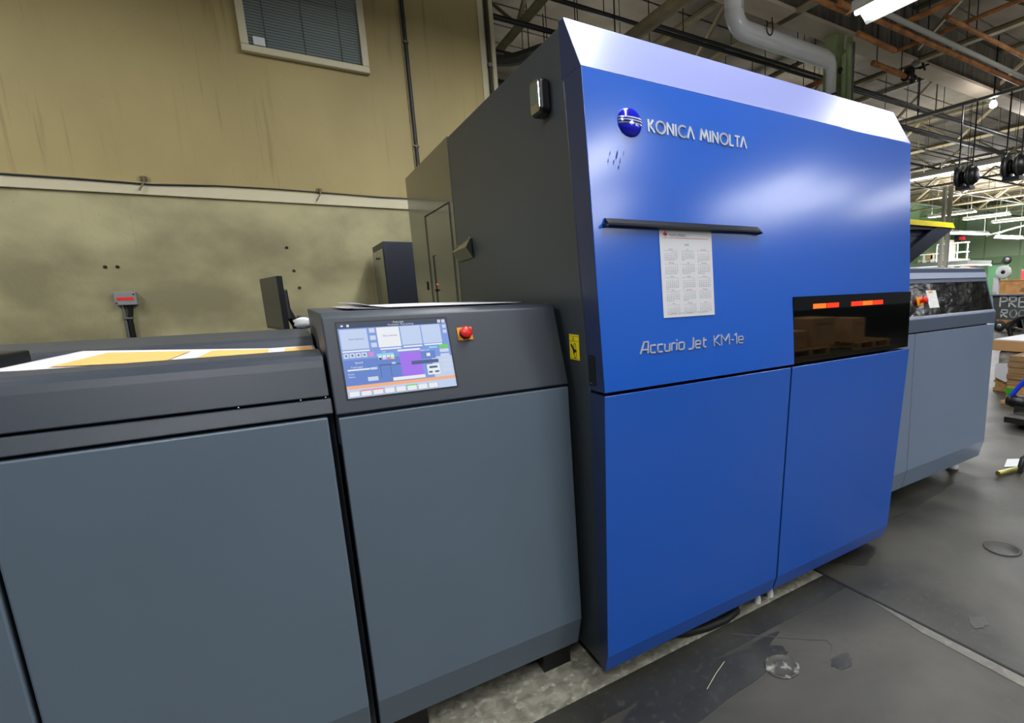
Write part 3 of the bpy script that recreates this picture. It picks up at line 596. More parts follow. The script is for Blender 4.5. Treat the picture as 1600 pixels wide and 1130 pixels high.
# monitor
t = thing('computer_monitor', 'black flat monitor seen edge-on behind the paper feeder', 'monitor', (0, 3.2, 0))
A = Vector((-.100, 3.55, 0)); B = Vector((-.020, 3.10, 0)); U = (B-A).normalized(); V = Vector((0, 0, 1)); F = (Vector((A.x, A.y, 1.158)), U, V, U.cross(V))
wdt = (B-A).length; nW = F[3]; sgn = -1 if nW.x > 0 else 1
def fb(m, u0, u1, v0, v1, w0, w1): x = MB(); x.fbox(F, u0, u1, v0, v1, w0*sgn, w1*sgn, m); return x
fb(M['black'], 0, wdt, 0, .262, -.022, 0).build('housing', t, bevel=.002)
fb(M['monitor'], .004, wdt-.004, .014, .258, 0, .0015).build('screen', t)
x = MB(); x.fpoly(F, [(.06, .05), (wdt-.06, .05), (wdt-.08, .20), (.08, .20)], -.022*sgn, -.05*sgn, M['black']); x.build('back_bulge', t, bevel=.006)
c0 = F[0]+F[1]*(wdt*.62)-nW*sgn*.05
x = MB(); x.tube([c0+Vector((0, 0, .10)), c0+Vector((.03, 0, .02)), c0+Vector((.05, 0, -.10)), (c0.x+.05, c0.y, .03)], .018, M['black'], 8); x.lathe((c0.x+.05, c0.y, 0), (0, 0, 1), [(.14, 0), (.14, .012), (.02, .03)], M['black'], 20); x.build('stand', t)
x = MB(); x.tube([c0+Vector((.03, -.05, .0)), (c0.x+.08, c0.y-.1, 1.12), (.12, 2.95, 1.04), (.14, 2.9, .5)], .005, M['black'], 6); x.build('cord', t)
t = thing('crumpled_cloth', 'small white crumpled cloth and black clip behind the console', 'cloth', (.06, 2.56, 1.2))
x = MB(); vs = []; rng = random.Random(3)
x.lathe((.05, 2.60, 1.205), (0, .3, 1), [(0, -.022), (.020, -.016), (.034, -.004), (.030, .006), (.036, .014), (.016, .024), (0, .026)], M['white'], 12); x.build('cloth', t)
x = MB(); x.tube([(.03, 2.60, 1.235), (.075, 2.60, 1.228), (.09, 2.6, 1.2), (.09, 2.6, 1.187)], .007, M['black'], 6); x.build('clip', t)
# rear cabinet
t = thing('equipment_cabinet', 'tall dark metal cabinet by the olive wall, left of the press', 'cabinet', (.95, 4.6, 0))
mb = MB(); mb.box(.634, 1.28, 4.30, 4.85, 0, 1.705, M['navy2']); mb.build('body', t, bevel=.003)
mb = MB(); mb.box(.628, .634, 4.31, 4.60, .05, 1.655, M['darkg']); d_ = mb.build('door', t, bevel=.001); mb = MB(); mb.box(.628, .634, 4.606, 4.84, .05, 1.655, M['darkg']); mb.build('door', t, bevel=.001)
mb = MB(); mb.lathe((.628, 4.575, 1.60), (-1, 0, 0), [(.008, 0), (.008, .008), (.012, .010), (.012, .018), (0, .019)], M['chrome'], 12); mb.build('knob', d_, label='small chrome knob')

# ================================================================== DELIVERY UNIT (right)
dv = thing('delivery_unit', 'grey delivery unit with smoked glass cover right of the blue press', 'delivery unit', (3.1, 2.3, 0))
DX0, DX1 = 2.34, 3.90
mb = MB(); mb.prx([(1.590, 1.018), (1.590, 1.092), (1.603, 1.108), (1.75, 1.108), (1.75, 1.018)], DX0, DX1, M['farhood']); mb.build('front_rail', dv, bevel=.004)
mb = MB(); mb.prx([(1.662, 1.292), (1.672, 1.325), (1.668, 1.330), (1.680, 1.350), (1.680, 1.378), (1.74, 1.385), (3.4, 1.385), (3.4, .9), (1.8, .9), (1.8, 1.292)], DX0, DX1, M['farhood']); mb.build('top_hood', dv, bevel=.003)
mb = MB(); mb.prx([(1.664, 1.318), (1.674, 1.352), (1.71, 1.352), (1.71, 1.318)], DX0, DX1-.004, M['rib']); mb.build('top_rib', dv, label='pale ribbed strip')
mb = MB(); mb.prx([(1.607, 1.107), (1.663, 1.293), (1.70, 1.293), (1.645, 1.107)], DX0+.01, DX1-.016, M['glass2']); gc = mb.build('glass_cover', dv, label='smoked glossy cover')
mb = MB(); mb.prx([(1.604, 1.107), (1.660, 1.293), (1.70, 1.293), (1.66, 1.107)], DX1-.016, DX1, M['farhood']); mb.build('side_frame', dv)
Fd = frame((0, 1.607, 1.107), (1, 0, 0), (0, .056, .186))
mb = MB(); mb.fbox(Fd, 2.985, 3.045, .062, .112, 0, .003, M['estop_y']); ep = mb.build('emergency_stop', dv, label='amber stop switch plate')
cc = Fd[0]+Fd[1]*3.02+Fd[2]*.087
mb = MB(); mb.lathe(cc, Fd[3], [(.011, .003), (.011, .022), (.020, .026), (.021, .036), (.016, .040), (0, .041)], M['red'], 18); mb.build('stop_button', ep, label='red mushroom button')
mb = MB(); mb.fbox(Fd, 3.105, 3.215, .042, .148, 0, .002, M['white']); mb.build('control_pad', dv, bevel=.001, label='white tilted control pad')
mb = MB(); mb.fbox(Fd, 3.13, 3.175, .134, .145, .002, .003, M['estop_y']); mb.fbox(Fd, 3.165, 3.178, .080, .09, .002, .003, M['ui_white']); mb.build('pad_marks', dv)
for a, b in ((DX0, 2.915), (2.921, DX1)):
    mb = MB(); mb.prx([(1.592, 1.011), (1.592, .20), (1.62, .082), (1.645, .082), (1.63, 1.011)], a, b, M['grey_lit']); mb.build('door', dv, bevel=.003, label='slate grey door, lightened as lit from the right')
mb = MB(); mb.box(DX0, DX1-.003, 1.64, 3.4, .082, 1.1, M['dark']); mb.build('body', dv)
for x in (2.6, 3.75):
    mb = MB(); mb.lathe((x, 1.72, 0), (0, 0, 1), [(.04, 0), (.04, .015), (.02, .02), (.02, .085)], M['white'], 14); mb.build('foot', dv)

# ================================================================== CEILING
JX = [2.61+2.53*k for k in range(-3, 11)]
def joist(x0, ya, yb):
    t = thing('ceiling_joist', 'brown open-web steel joist running across the hall under the deck', 'joist', (x0, 0, 4.3), 'open-web joists under the ceiling')
    mb = MB(); mb.box(x0-.045, x0+.045, ya, yb, 4.30, 4.335, M['joistl']).box(x0-.012, x0+.012, ya, yb, 4.335, 4.37, M['joist']); mb.build('bottom_chord', t)
    mb = MB(); mb.box(x0-.05, x0+.05, ya, yb, 4.94, 4.985, M['joist']); mb.build('top_chord', t)
    mb = MB(); y = ya; k = 0; p = .85
    while y+p <= yb:
        mb.bar((x0, y, 4.345), (x0, y+p, 4.945), .022, M['joist']); 
        if y+2*p <= yb: mb.bar((x0, y+p, 4.945), (x0, y+2*p, 4.345), .030, M['joistl']); mb.bar((x0, y+p, 4.945), (x0, y+p, 4.345), .012, M['joist'])
        y += 2*p
    mb.build('web', t); return t
j0 = joist(JX[3], -9, 13.9)
for k, x in enumerate(JX):
    if k == 3: continue
    if x > 1.8: dup(j0, loc=(x, 0, 4.3))
js = joist(JX[2], -9, 4.98)
for k in range(0, 2): dup(js, loc=(JX[k], 0, 4.3))
# main concrete beam and column
mb = MB(); mb.box(1.95, 29.9, 4.36, 4.66, 4.30, 4.34, M['beambot']).box(1.95, 29.9, 4.40, 4.62, 4.34, 4.93, M['beamside']); tag(mb.build('main_beam'), 'deep weathered beam with cream soffit crossing above the press', 'beam')
col_ = thing('support_column', 'sage green column with pipes standing behind the press', 'column', (6.02, 4.5, 0))
mb = MB(); mb.box(5.90, 6.06, 4.42, 4.60, 0, 4.30, M['greenpole']); mb.build('post', col_, bevel=.005)
for i, (dx, dy, zt) in enumerate(((.0, -.16, 4.0), (.075, -.17, 4.15), (.15, -.13, 4.25), (.22, -.07, 4.1))):
    mb = MB(); x = 5.96+dx; y = 4.5+dy; mb.tube([(x, y, .0), (x, y, 3.72), (x-.05, y-.03, 3.9), (x-.05, y-.03, zt)], .03 if i != 1 else .036, M['greenpole'], 10); mb.build('pipe', col_, label='green painted pipe')
for dx in (.29, .33):
    mb = MB(); mb.tube([(5.96+dx, 4.44, 0), (5.96+dx, 4.44, 4.28)], .011, M['steel'], 8); mb.build('pipe', col_, label='thin grey pipe')
# white duct
du = thing('duct', 'thick white pipe with elbow running to the green column above the press', 'duct', (4.3, 4.5, 3.9))
def bend(c, r, a0, a1, n, pl): return [(c[0]+r*math.cos(math.radians(a0+(a1-a0)*i/n)), c[1], c[2]+r*math.sin(math.radians(a0+(a1-a0)*i/n))) for i in range(n+1)]
yy = 4.30
pts = [(4.10, yy, 4.98), (4.10, yy, 4.05)]+bend((4.26, yy, 4.05), .16, 180, 270, 8, 0)+[(5.52, yy, 3.89)]
mb = MB(); mb.tube(pts, .098, M['duct'], 20); mb.build('pipe', du)
mb = MB(); mb.tube([(5.50, yy, 3.89), (5.60, yy, 3.88), (5.65, yy, 3.83), (5.665, yy, 3.75), (5.665, yy, 0.02)], [.098, .09, .07, .06, .056], M['duct'], 18); mb.build('drop_pipe', du)
mb = MB(); mb.tube([(5.75, yy-.06, 3.78), (5.71, yy-.09, 3.78)], .03, M['black'], 8); mb.build('clamp', du); mb = MB(); mb.tube([(5.60, yy-.03, 3.50), (5.66, yy-.075, 3.52), (5.73, yy-.03, 3.54)], .010, M['black'], 6); mb.build('clamp', du)
mb = MB(); mb.tube([(4.46, yy-.10, 4.0)]+[(4.50+.045*math.cos(math.radians(a)), yy-.11, 3.93+.06*math.sin(math.radians(a))) for a in range(140, 400, 20)]+[(4.54, yy-.10, 4.05)], .006, M['black'], 6); tag(mb.build('hanging_wire'), 'looped black wire hanging at the white duct', 'wire')
# iron pipes along the hall
for i, (y, z, r) in enumerate(((5.35, 4.22, .024), (5.95, 4.20, .03), (6.8, 4.24, .018), (7.6, 4.2, .03), (9.3, 4.22, .022), (11.2, 4.2, .03))):
    mb = MB(); mb.tube([(1.9, y, z), (29.8, y, z)], r, M['blackpipe'], 8)
    for k in range(9): mb.bar((3.2+3.1*k, y, z), (3.2+3.1*k, y, 4.95), .006, M['blackpipe'])
    tag(mb.build('sprinkler_pipe'), 'black iron pipe hung under the ceiling joists along the hall', 'pipe', 'black pipes under the joists')
for y, z, r_, s_ in ((5.0, 4.08, .02, 'thin black pipe just above the press top'), (5.65, 4.02, .026, 'low black pipe above the press, behind the thinnest one')):
    mb = MB(); mb.tube([(3.6, y, z), (16, y, z)], r_, M['blackpipe'], 8)
    for k in range(5): mb.bar((4.0+2.8*k, y, z), (4.0+2.8*k, y, 4.95), .006, M['blackpipe'])
    tag(mb.build('conduit_pipe'), s_, 'pipe')
mb = MB(); mb.tube([(3.30, 3.1, 3.88), (3.30, 5.4, 3.88), (3.30, 7.5, 3.88)], .065, M['joistl'], 12)
for y in (3.6, 5.3, 7.1): mb.bar((3.30, y, 3.88), (3.30, y, 4.95), .008, M['blackpipe'])
tag(mb.build('wrapped_pipe'), 'thick tan wrapped pipe slanting over the press left of the white duct', 'pipe')
t = thing('flexible_duct', 'crumpled grey metal strip duct hanging near the wall end', 'duct', (2.45, 5.6, 4.2))
mb = MB(); rg = random.Random(5); pts = [(2.2+.12*i+.04*math.sin(i), 6.6-.12*i, 4.02-.05*math.sin(i*.6)) for i in range(9)]
mb.tube(pts, [.05+.02*rg.random() for _ in pts], M['steel'], 7, smooth=False); mb.build('duct', t)
for i in (1, 4, 7):
    mb = MB(); mb.bar(pts[i], (pts[i][0], pts[i][1], 4.95), .006, M['blackpipe']); mb.build('hanger', t)
op = [('long orange pipe running rightwards from the nearest lamp to the picture edge', [(5.0, 3.72, 4.10), (12, 3.72, 4.10)], .032), ('orange pipe highest at the right picture edge', [(6.40, 3.36, 4.16), (12, 3.36, 4.16)], .026),
      ('short orange pipe left of the black valve', [(5.75, 4.02, 4.10), (6.50, 4.02, 4.08)], .034), ('orange pipe ending at the black valve behind the column', [(6.45, 4.28, 4.02), (7.178, 4.28, 4.0)], .034),
      ('orange pipe crossing the hall above the valve', [(6.9, 4.25, 4.24), (6.9, 2.6, 4.24)], .024), ('upper orange rail crossing the hall right of the lamp', [(6.20, 3.85, 4.2), (6.20, 1.6, 4.2)], .030),
      ('orange pipe passing between column and white duct', [(6.6, 6.7, 4.11), (6.6, 5.1, 4.11)], .035), ('short orange pipe above the green column', [(4.7, 3.85, 4.14), (5.35, 3.85, 4.14)], .03)]
for s, p, r in op:
    mb = MB(); mb.tube(p, r, M['orangepipe'], 10)
    a = Vector(p[0]); b = Vector(p[-1])
    for f in (.12, .88): c = a.lerp(b, f); mb.bar(c, (c.x, c.y, 4.95), .007, M['blackpipe'])
    tag(mb.build('orange_pipe'), s, 'pipe')
mb = MB(); mb.tube([(5.6, 3.62, 4.12), (12.5, 3.62, 4.12)], .03, M['greycol'], 10)
for x in (6.5, 9.5): mb.bar((x, 3.62, 4.12), (x, 3.62, 4.95), .008, M['blackpipe'])
tag(mb.build('conduit_pipe'), 'grey pipe between the orange pipes at upper right', 'pipe')
v = thing('valve', 'black valve with round gauge on the orange pipe behind the column', 'valve', (7.3, 4.2, 4.0))
mb = MB(); mb.lathe((7.28, 4.28, 4.0), (1, 0, 0), [(0, -.1), (.06, -.1), (.06, -.06), (.045, -.05), (.045, .05), (.06, .06), (.06, .1), (0, .1)], M['black'], 14); mb.box(7.24, 7.33, 4.23, 4.33, 4.0, 4.12, M['black']); mb.build('body', v)
mb = MB(); mb.lathe((7.24, 4.18, 4.13), (-.5, -1, 0), [(0, -.02), (.045, -.02), (.045, .01), (.04, .012), (0, .012)], M['steel'], 16); mb.build('gauge', v)
mb = MB(); mb.lathe((7.38, 4.2, 4.1), (.2, -1, .3), [(.01, 0), (.01, .05), (.055, .05), (.055, .065), (0, .065)], M['black'], 14); mb.bar((7.38, 4.25, 4.12), (7.52, 4.15, 4.17), .014, M['black']); mb.build('handle', v)
# strip lamps
def fixture(L_=2.4, hang=1., nm='lit twin-tube fluorescent lamp'):
    t = thing('fluorescent_lamp', nm, 'lamp', (0, 0, 0), 'fluorescent lamps under the ceiling')
    mb = MB(); w = .135
    mb.ext([(-w, -L_/2, -.005), (-w+.004, -L_/2, -.003), (-.055, -L_/2, .048), (.055, -L_/2, .048), (w-.004, -L_/2, -.003), (w, -L_/2, -.005), (.06, -L_/2, .056), (.06, -L_/2, .11), (-.06, -L_/2, .11), (-.06, -L_/2, .056)], (0, L_, 0), M['reflector']); mb.build('housing', t)
    for s in (-1, 1):
        mb = MB(); mb.tube([(s*.062, -L_/2+.04, .012), (s*.062, L_/2-.04, .012)], .017, M['lampglow'], 10); mb.build('tube', t, label='glowing tube')
    mb = MB()
    for y in (-L_*.42, L_*.42): mb.bar((0, y, .11), (0, y, hang), .005, M['steel'])
    mb.build('hanger', t)
    return t
def put_light(x, y, z, L_, power, rz=0, w=.22):
    l = bpy.data.lights.new('lamp_light', 'AREA'); l.shape = 'RECTANGLE'; l.size = w; l.size_y = L_-.1; l.energy = power; l.color = (.96, .98, 1.0)
    o = bpy.data.objects.new('lamp_light', l); COL.objects.link(o); return o
LF = {}
def lamp(x, y, z, L_, label, power=None, rz=0):
    key = (L_, z)
    if key not in LF: LF[key] = fixture(L_, 4.99-z); r = LF[key]; first = True
    else: r = dup(LF[key]); first = False
    r.location = (x, y, z); r.rotation_euler = (0, 0, rz); r['label'] = label
    for ch in kids(r):
        if ch.name.startswith('lamp_light'): bpy.data.objects.remove(ch)
    if power is None: power = LIGHT_W*L_/2.4*(1.15 if z == 3.55 or z == 3.6 and x < 0 else 1)
    if power > 0:
        o = put_light(x, y, z, L_, power); o.parent = r; o.location = (0, 0, -.002)
        u = put_light(x, y, z, L_, power*(.3 if x < 10 else .5)); u.parent = r; u.location = (0, 0, .125); u.rotation_euler = (math.pi, 0, 0)  # upward light added on top of the housing to brighten the ceiling
    return r
HZ = 3.32
lamp(3.93, 1.57, HZ, 2.4, 'nearest fluorescent lamp, bright at the top edge of the picture')
far = 'fluorescent lamp in the row hanging above the far aisle'
hid = 'fluorescent lamp of the rows over the floor in front of the press'
for x, y, z in ((1.05, .45, 3.42), (3.35, -3.7, 3.4), (4.6, -5.8, 3.4), (6.9, -3.9, 3.4), (8.1, -4.1, 3.4), (9.9, -3.0, 3.4), (-.6, -1.4, 3.42), (8.1, 1.6, 3.6)): lamp(x, y, z, 2.4, hid)
behind = 'unseen fluorescent lamp added to brighten the wall and ceiling'  # extra lamps hidden from view, added to brighten wall and ceiling
for x, y, z in ((1.35, 2.3, 3.55), (-2.4, 2.6, 3.6), (3.93, 7.2, 3.4), (8.1, 7.4, 3.5), (14.5, 10, 3.5)): lamp(x, y, z, 2.4, behind)
lamp(12.2, 7.7, 3.6, 2.4, 'fluorescent lamp row at the blue press edge, left of the first cable reel'); lamp(12.2, 5.4-.1, 3.6, 2.4, 'long lit lamp between the two hanging cable reels'); lamp(12.2, 2.8, 3.6, 2.4, hid)
lamp(19.8, 9.8, 3.6, 1.6, 'left of three far lamps hanging before the green wall', 260); lamp(22.0, 9.6, 3.6, 1.6, 'middle of three far lamps hanging before the green wall', 260); lamp(24.4, 9.6, 3.6, 1.6, 'right of three far lamps hanging before the green wall', 260)
lamp(16.2, 4.0, 3.6, 2.4, hid); lamp(24.4, 7.0, 3.6, 2.4, 'far lamp cut by the right picture edge', 260)
lamp(20.0, 9.25, 2.9, 2.0, 'low lamp above the white platform rail', 260, math.radians(80)); lamp(24.0, 9.55, 2.9, 1.9, 'low lamp at the green wall right of the platform lamp', 260, math.radians(86))
mb = MB(); mb.tube([(24.48, 10.6, 3.12), (20.4, 7.2, 3.12)], .03, M['white'], 8); tag(mb.build('lamp_rail'), 'thin white rail joining the low lamps by the green wall', 'rail')
# bare bulb
t = thing('bare_bulb', 'dazzling bare bulb hanging beside the main beam', 'bulb', (9.55, 4.2, 4.98))
mb = MB(); mb.lathe((9.55, 4.2, 4.0), (0, 0, 1), [(0, -.05), (.045, -.03), (.055, .01), (.03, .06), (0, .065)], M['bulb'], 14); mb.build('bulb', t); mb = MB(); mb.tube([(9.55, 4.2, 4.06), (9.55, 4.2, 4.985)], .014, M['black'], 8); mb.build('socket', t)
l = bpy.data.lights.new('bulb_light', 'POINT'); l.energy = 14; l.shadow_soft_size = .06; o = bpy.data.objects.new('bulb_light', l); COL.objects.link(o); o.parent = t; o.location = Vector((9.55, 4.2, 3.93))-WP[t.name]
mb = MB(); mb.box(8.96, 9.03, 3.0, 5.2, 3.95, 3.99, M['steel'])
for y in (3.3, 5.1): mb.bar((9, y, 3.98), (9, y, 4.95), .012, M['blackpipe'])
tag(mb.build('strut_channel'), 'pale steel channel from which the cable reels hang', 'channel')
def reel(x, y, z, label):
    t = thing('cable_reel', label, 'cable reel', (x, y, z), 'cable reels hanging at right')
    mb = MB()
    for dx, dy in ((0, .10), (0, -.10)): mb.bar((x+dx, y+dy, z+.12), (x+dx, y+dy*1.02, 3.95), .012, M['blackpipe'])
    mb.tube([(x+.05, y, z), (x+.05, y, 3.95)], .006, M['blackpipe'], 6); mb.build('hanger', t)
    mb = MB()
    for k, (m, r) in enumerate((('blackpipe', .17), ('black', .10), ('black', .10), ('blackpipe', .16))):
        mb.lathe((x, y+.07-.05*k, z), (0, 1, 0), [(0, -.022), (r, -.022), (r, .022), (0, .022)], M[m], 18)
    mb.lathe((x, y-.10, z), (0, -1, 0), [(.14, 0), (.12, .06), (.06, .08), (0, .08)], M['black'], 18); mb.build('drum', t)
    mb = MB(); mb.box(x-.08, x+.08, y-.12, y+.10, z-.20, z-.15, M['navy']); mb.box(x-.1, x+.1, y+.09, y+.13, z-.12, z+.16, M['steel']); mb.build('bracket', t)
    mb = MB()
    for dy in (-.05, .03): mb.lathe((x-.10, y+dy, z-.04), (-1, 0, 0), [(.014, 0), (.014, .01), (0, .012)], M['lampglow'], 8)
    return t
reel(9.0, 4.28, 2.90, 'hanging black cable reel nearer the blue press'); reel(9.0, 3.62, 2.92, 'hanging grey cable reel at the right picture edge')

# ================================================================== BACKGROUND RIGHT
hd_ = thing('machine_hood', 'navy raised machine hood with a yellow edge behind the press', 'machine hood', (10, 6, 0))
mb = MB(); mb.pry([(9.0, 0), (9.0, 2.50), (9.7, 2.43), (9.7, .0)], 6.02, 7.4, M['navy']); mb.build('body', hd_)
mb = MB(); mb.pry([(9.0, 2.44), (12.19, 2.44), (12.19, 2.40), (9.0, 2.30)], 6.0, 7.4, M['navy']); mb.build('roof', hd_)
mb = MB(); mb.pry([(9.0, 2.435), (9.0, 2.53), (12.14, 2.54), (12.25, 2.435)], 5.95, 6.0, M['yellow']); mb.build('edge_strip', hd_, label='yellow edge strip')
mb = MB(); mb.pry([(12.24, 2.43), (11.55, 2.43), (11.35, 2.36), (9.7, 1.55), (9.7, 1.25), (10.8, 1.78)], 5.98, 6.12, M['navy']); mb.build('brace', hd_)
mb = MB(); mb.pry([(9.0, 2.43), (11.6, 2.43), (9.7, 1.5), (9.0, 1.2)], 6.14, 6.2, M['navy2'])
for z in (1.95, 2.1, 2.25): mb.box(9.0, 10.9+(z-1.95)*2.2, 6.12, 6.14, z, z+.02, M['navy'])
mb.build('inner_panel', hd_)
pf = thing('access_platform', 'grey raised platform with white handrail by the green wall', 'platform', (22, 11.2, 0))
mb = MB(); mb.box(22, 24, 10.12, 12.5, 1.92, 2.08, M['steel']); mb.build('deck', pf)
mb = MB(); mb.box(21.97, 24, 10.10, 12.5, 1.88, 1.92, M['white']); mb.build('kick_strip', pf)
for y in (10.18, 10.55, 10.84, 11.35):
    mb = MB(); mb.tube([(22.03, y, 2.08), (22.03, y, 2.76)], .028 if y != 10.84 else .04, M['white'], 8); mb.build('rail_post', pf)
for z in (2.40, 2.76):
    mb = MB(); mb.tube([(22.03, 10.12, z), (22.03, 11.35 if z > 2.5 else 12.4, z)], .026, M['white'], 8); mb.build('handrail', pf)
for y in (10.5, 12.3):
    mb = MB(); mb.box(22.1, 22.25, y, y+.15, 0, 1.9, M['cream']); mb.build('leg', pf)
pr = thing('offset_press', 'cream coloured press machinery standing behind the white platform', 'machine', (25.2, 12, 0))
mb = MB(); mb.box(24.4, 26.5, 12.1, 13.4, 0, 2.3, M['cream']); mb.build('frame', pr)
mb = MB()
for i in range(7): mb.box(24.3, 24.4, 12.12+i*.18, 12.24+i*.18, 1.0+(i % 3)*.2, 2.2+(i % 2)*.3, M['white' if i % 2 else 'steel'])
mb.box(24.3, 24.5, 12.7, 13.0, 2.3, 2.6, M['card']); mb.build('cover_panels', pr)
mb = MB(); mb.box(24.5, 25.2, 12.15, 12.4, 2.3, 3.1, M['cream']); mb.tube([(24.4, 12.2, 2.3), (24.3, 12.15, 2.7), (24.5, 12.2, 3.0)], .05, M['cream'], 8); mb.build('tower', pr)
sc2 = thing('steel_column', 'grey twin steel column standing before the platform', 'column', (18, 9.1, 0))
for dy in (-.09, .09):
    mb = MB(); mb.box(18, 18.12, 9.08+dy-.05, 9.08+dy+.05, 0, 4.3, M['greycol']); mb.build('post', sc2)
t = thing('exit_sign', 'black box sign with red face hanging near the green wall', 'sign', (25, 11.4, 2.9)); 
mb = MB(); mb.box(25, 25.2, 11.95, 12.14, 3.0, 3.3, M['black']); mb.bar((25.1, 12.05, 3.3), (25.1, 12.05, 4.95), .012, M['blackpipe']); mb.build('case', t); mb = MB(); mb.box(24.99, 25.2, 11.76, 11.94, 3.08, 3.22, M['inkred']); mb.build('face', t)
t = thing('wall_fan', 'dark round fan on a post before the green wall', 'fan', (26, 9.95, 0))
mb = MB(); mb.lathe((26, 10.36, 2.12), (-1, -.3, 0), [(0, -.08), (.15, -.08), (.17, 0), (.15, .08), (.05, .10), (0, .1)], M['black'], 20); mb.build('cage', t); mb = MB(); mb.tube([(26.05, 10.33, 0), (26.05, 10.33, 2.0)], .04, M['greenm'], 8); mb.build('post', t)
t = thing('green_partition', 'dark green partition with hook rail before the far wall', 'partition', (27, 10.8, 0))
mb = MB(); mb.box(27, 27.1, 10.72, 11.5, 0, 1.95, M['greenm']); mb.build('panel', t)
mb = MB(); mb.box(26.95, 27.05, 10.72, 12.1, 1.98, 2.06, M['blackpipe']); mb.build('rail', t)
for y in (10.95, 11.35, 11.7, 12.0):
    mb = MB(); mb.bar((26.95, y, 2.05), (26.9, y-.05, 2.16), .025, M['blackpipe']); mb.build('hook', t)
for s, a in (('red box on the partition rail left of the hooks', (26.6, 26.9, 12.15, 12.45, 0, 2.06)), ('red cabinet at the far right by the green wall', (24, 24.4, 8.70, 9.02, 0, 1.66))):
    mb = MB(); mb.box(*a, M['red']); mb.box(a[0]-.02, a[0], a[2]+.03, a[3]-.03, a[5]*.5, a[5]-.04, M['inkred']); tag(mb.build('red_cabinet', bevel=.01), s, 'cabinet')
t = thing('brown_board', 'upright brown board just right of the delivery unit top', 'board', (16, 7.3, 0))
mb = MB(); mb.box(16, 16.06, 7.12, 7.32, 0, 1.62, M['card2']); mb.build('panel', t, bevel=.003); mb = MB(); mb.box(15.9, 16.2, 7.1, 7.34, 0, .05, M['wood']); mb.build('base', t)
t = thing('film_roll', 'white film roll on a stand beyond the dark bin', 'roll', (15.6, 6.6, 0))
mb = MB(); mb.lathe((15.6, 6.27, 1.49), (-1, -.25, 0), [(.05, -.10), (.155, -.10), (.17, -.08), (.17, .08), (.155, .10), (.05, .10)], M['white'], 24); mb.build('roll', t)
mb = MB(); mb.lathe((15.6, 6.27, 1.49), (-1, -.25, 0), [(0, -.09), (.05, -.09), (.05, .09), (0, .09)], M['black'], 14); mb.build('core', t)
mb = MB(); mb.box(15.58, 15.68, 6.36, 6.50, 0, 1.36, M['white']); mb.build('stand', t, bevel=.01)
for s, a, m in (('tan carton on the shelf left of the white roll', (15.3, 15.6, 6.80, 7.02, 0, 1.44), 'card'), ('teal blue crate below the tan carton', (15.0, 15.2, 6.46, 6.95, 0, 1.28), 'teal'), ('long low orange-brown crate behind the bin contents', (17.0, 17.8, 5.0, 7.1, 0, 1.30), 'ply')):
    mb = MB(); mb.box(*a, M[m]); mb.box(a[0]-.01, a[0], a[2]+.02, a[3]-.02, a[5]-.05, a[5]-.04, M['card2']); tag(mb.build('carton', bevel=.008), s, 'box')
bn = thing('rolling_bin', 'dark grey rolling bin with chalk lettering beyond the pallets', 'bin', (15.3, 5.4, 0))
mb = MB(); mb.prx([(4.55, .30), (6.10, .30), (6.22, .90), (4.45, .90)], 14.95, 14.98, M['bin']).prx([(4.55, .30), (6.10, .30), (6.22, .90), (4.45, .90)], 16.07, 16.1, M['bin']).prx([(4.55, .30), (6.10, .30), (6.10, .34), (4.55, .34)], 14.98, 16.07, M['bin']).prx([(6.08, .30), (6.11, .30), (6.22, .90), (6.19, .90)], 14.98, 16.07, M['bin']).prx([(4.55, .30), (4.58, .30), (4.48, .90), (4.45, .90)], 14.98, 16.07, M['bin']); mb.build('tub', bn)
mb = MB(); mb.box(14.90, 14.99, 4.40, 6.24, .895, .935, M['farhood']).box(16.06, 16.15, 4.40, 6.24, .895, .935, M['farhood']); mb.build('rim', bn, bevel=.01)
mb = MB(); Fb = frame((14.945, 6.02, .30), (0, -1, 0), (0, 0, 1))
GB = {'P': ([[(0, 0), (0, 1), (.5, .95), (.55, .6), (0, .5)]], .6), 'R': ([[(0, 0), (0, 1), (.5, .95), (.5, .6), (0, .5), (.55, 0)]], .6), 'E': ([[(.5, 0), (0, 0), (0, 1), (.5, 1)], [(0, .5), (.4, .5)]], .55), 'S': ([[(.5, .9), (.1, 1), (0, .7), (.5, .4), (.4, .05), (0, .05)]], .55),
      'O': ([arc(.3, .5, .28, .48, 0, 360, 14)], .6), 'M': ([[(0, 0), (.1, 1), (.35, .4), (.6, 1), (.7, 0)]], .75)}
def wb(s, u, v, h, L_):
    tot = sum(GB[c][1]+.15 for c in s); x = u; k = L_/h/tot
    for c in s: strokes(mb, Fb, GB[c][0], x, v, h, .035, 0, .004, M['chalk'], k); x += (GB[c][1]+.15)*k*h
wb('PRESS', 0, .32, .25, 1.0); wb('ROOM', .05, .06, .19, .8); mb.build('chalk_lettering', bn)
for y in (4.8, 5.72, 5.98):
    mb = MB(); mb.lathe((14.93, y, .14), (-1, 0, 0), [(0, -.03), (.13, -.03), (.14, 0), (.13, .03), (.07, .032), (0, .03)], M['rubber'], 20); mb.lathe((14.93, y, .14), (-1, 0, 0), [(0, .031), (.065, .031), (.06, .04), (0, .04)], M['steel'], 14); mb.build('wheel', bn)
for x, y in ((16.0, 4.8), (16.0, 5.9)):
    mb = MB(); mb.lathe((x, y, .14), (1, 0, 0), [(0, -.03), (.13, -.03), (.14, 0), (.13, .03), (0, .03)], M['rubber'], 16); mb.box(x-.02, x+.02, y-.04, y+.04, .14, .32, M['steel']); mb.build('wheel', bn)
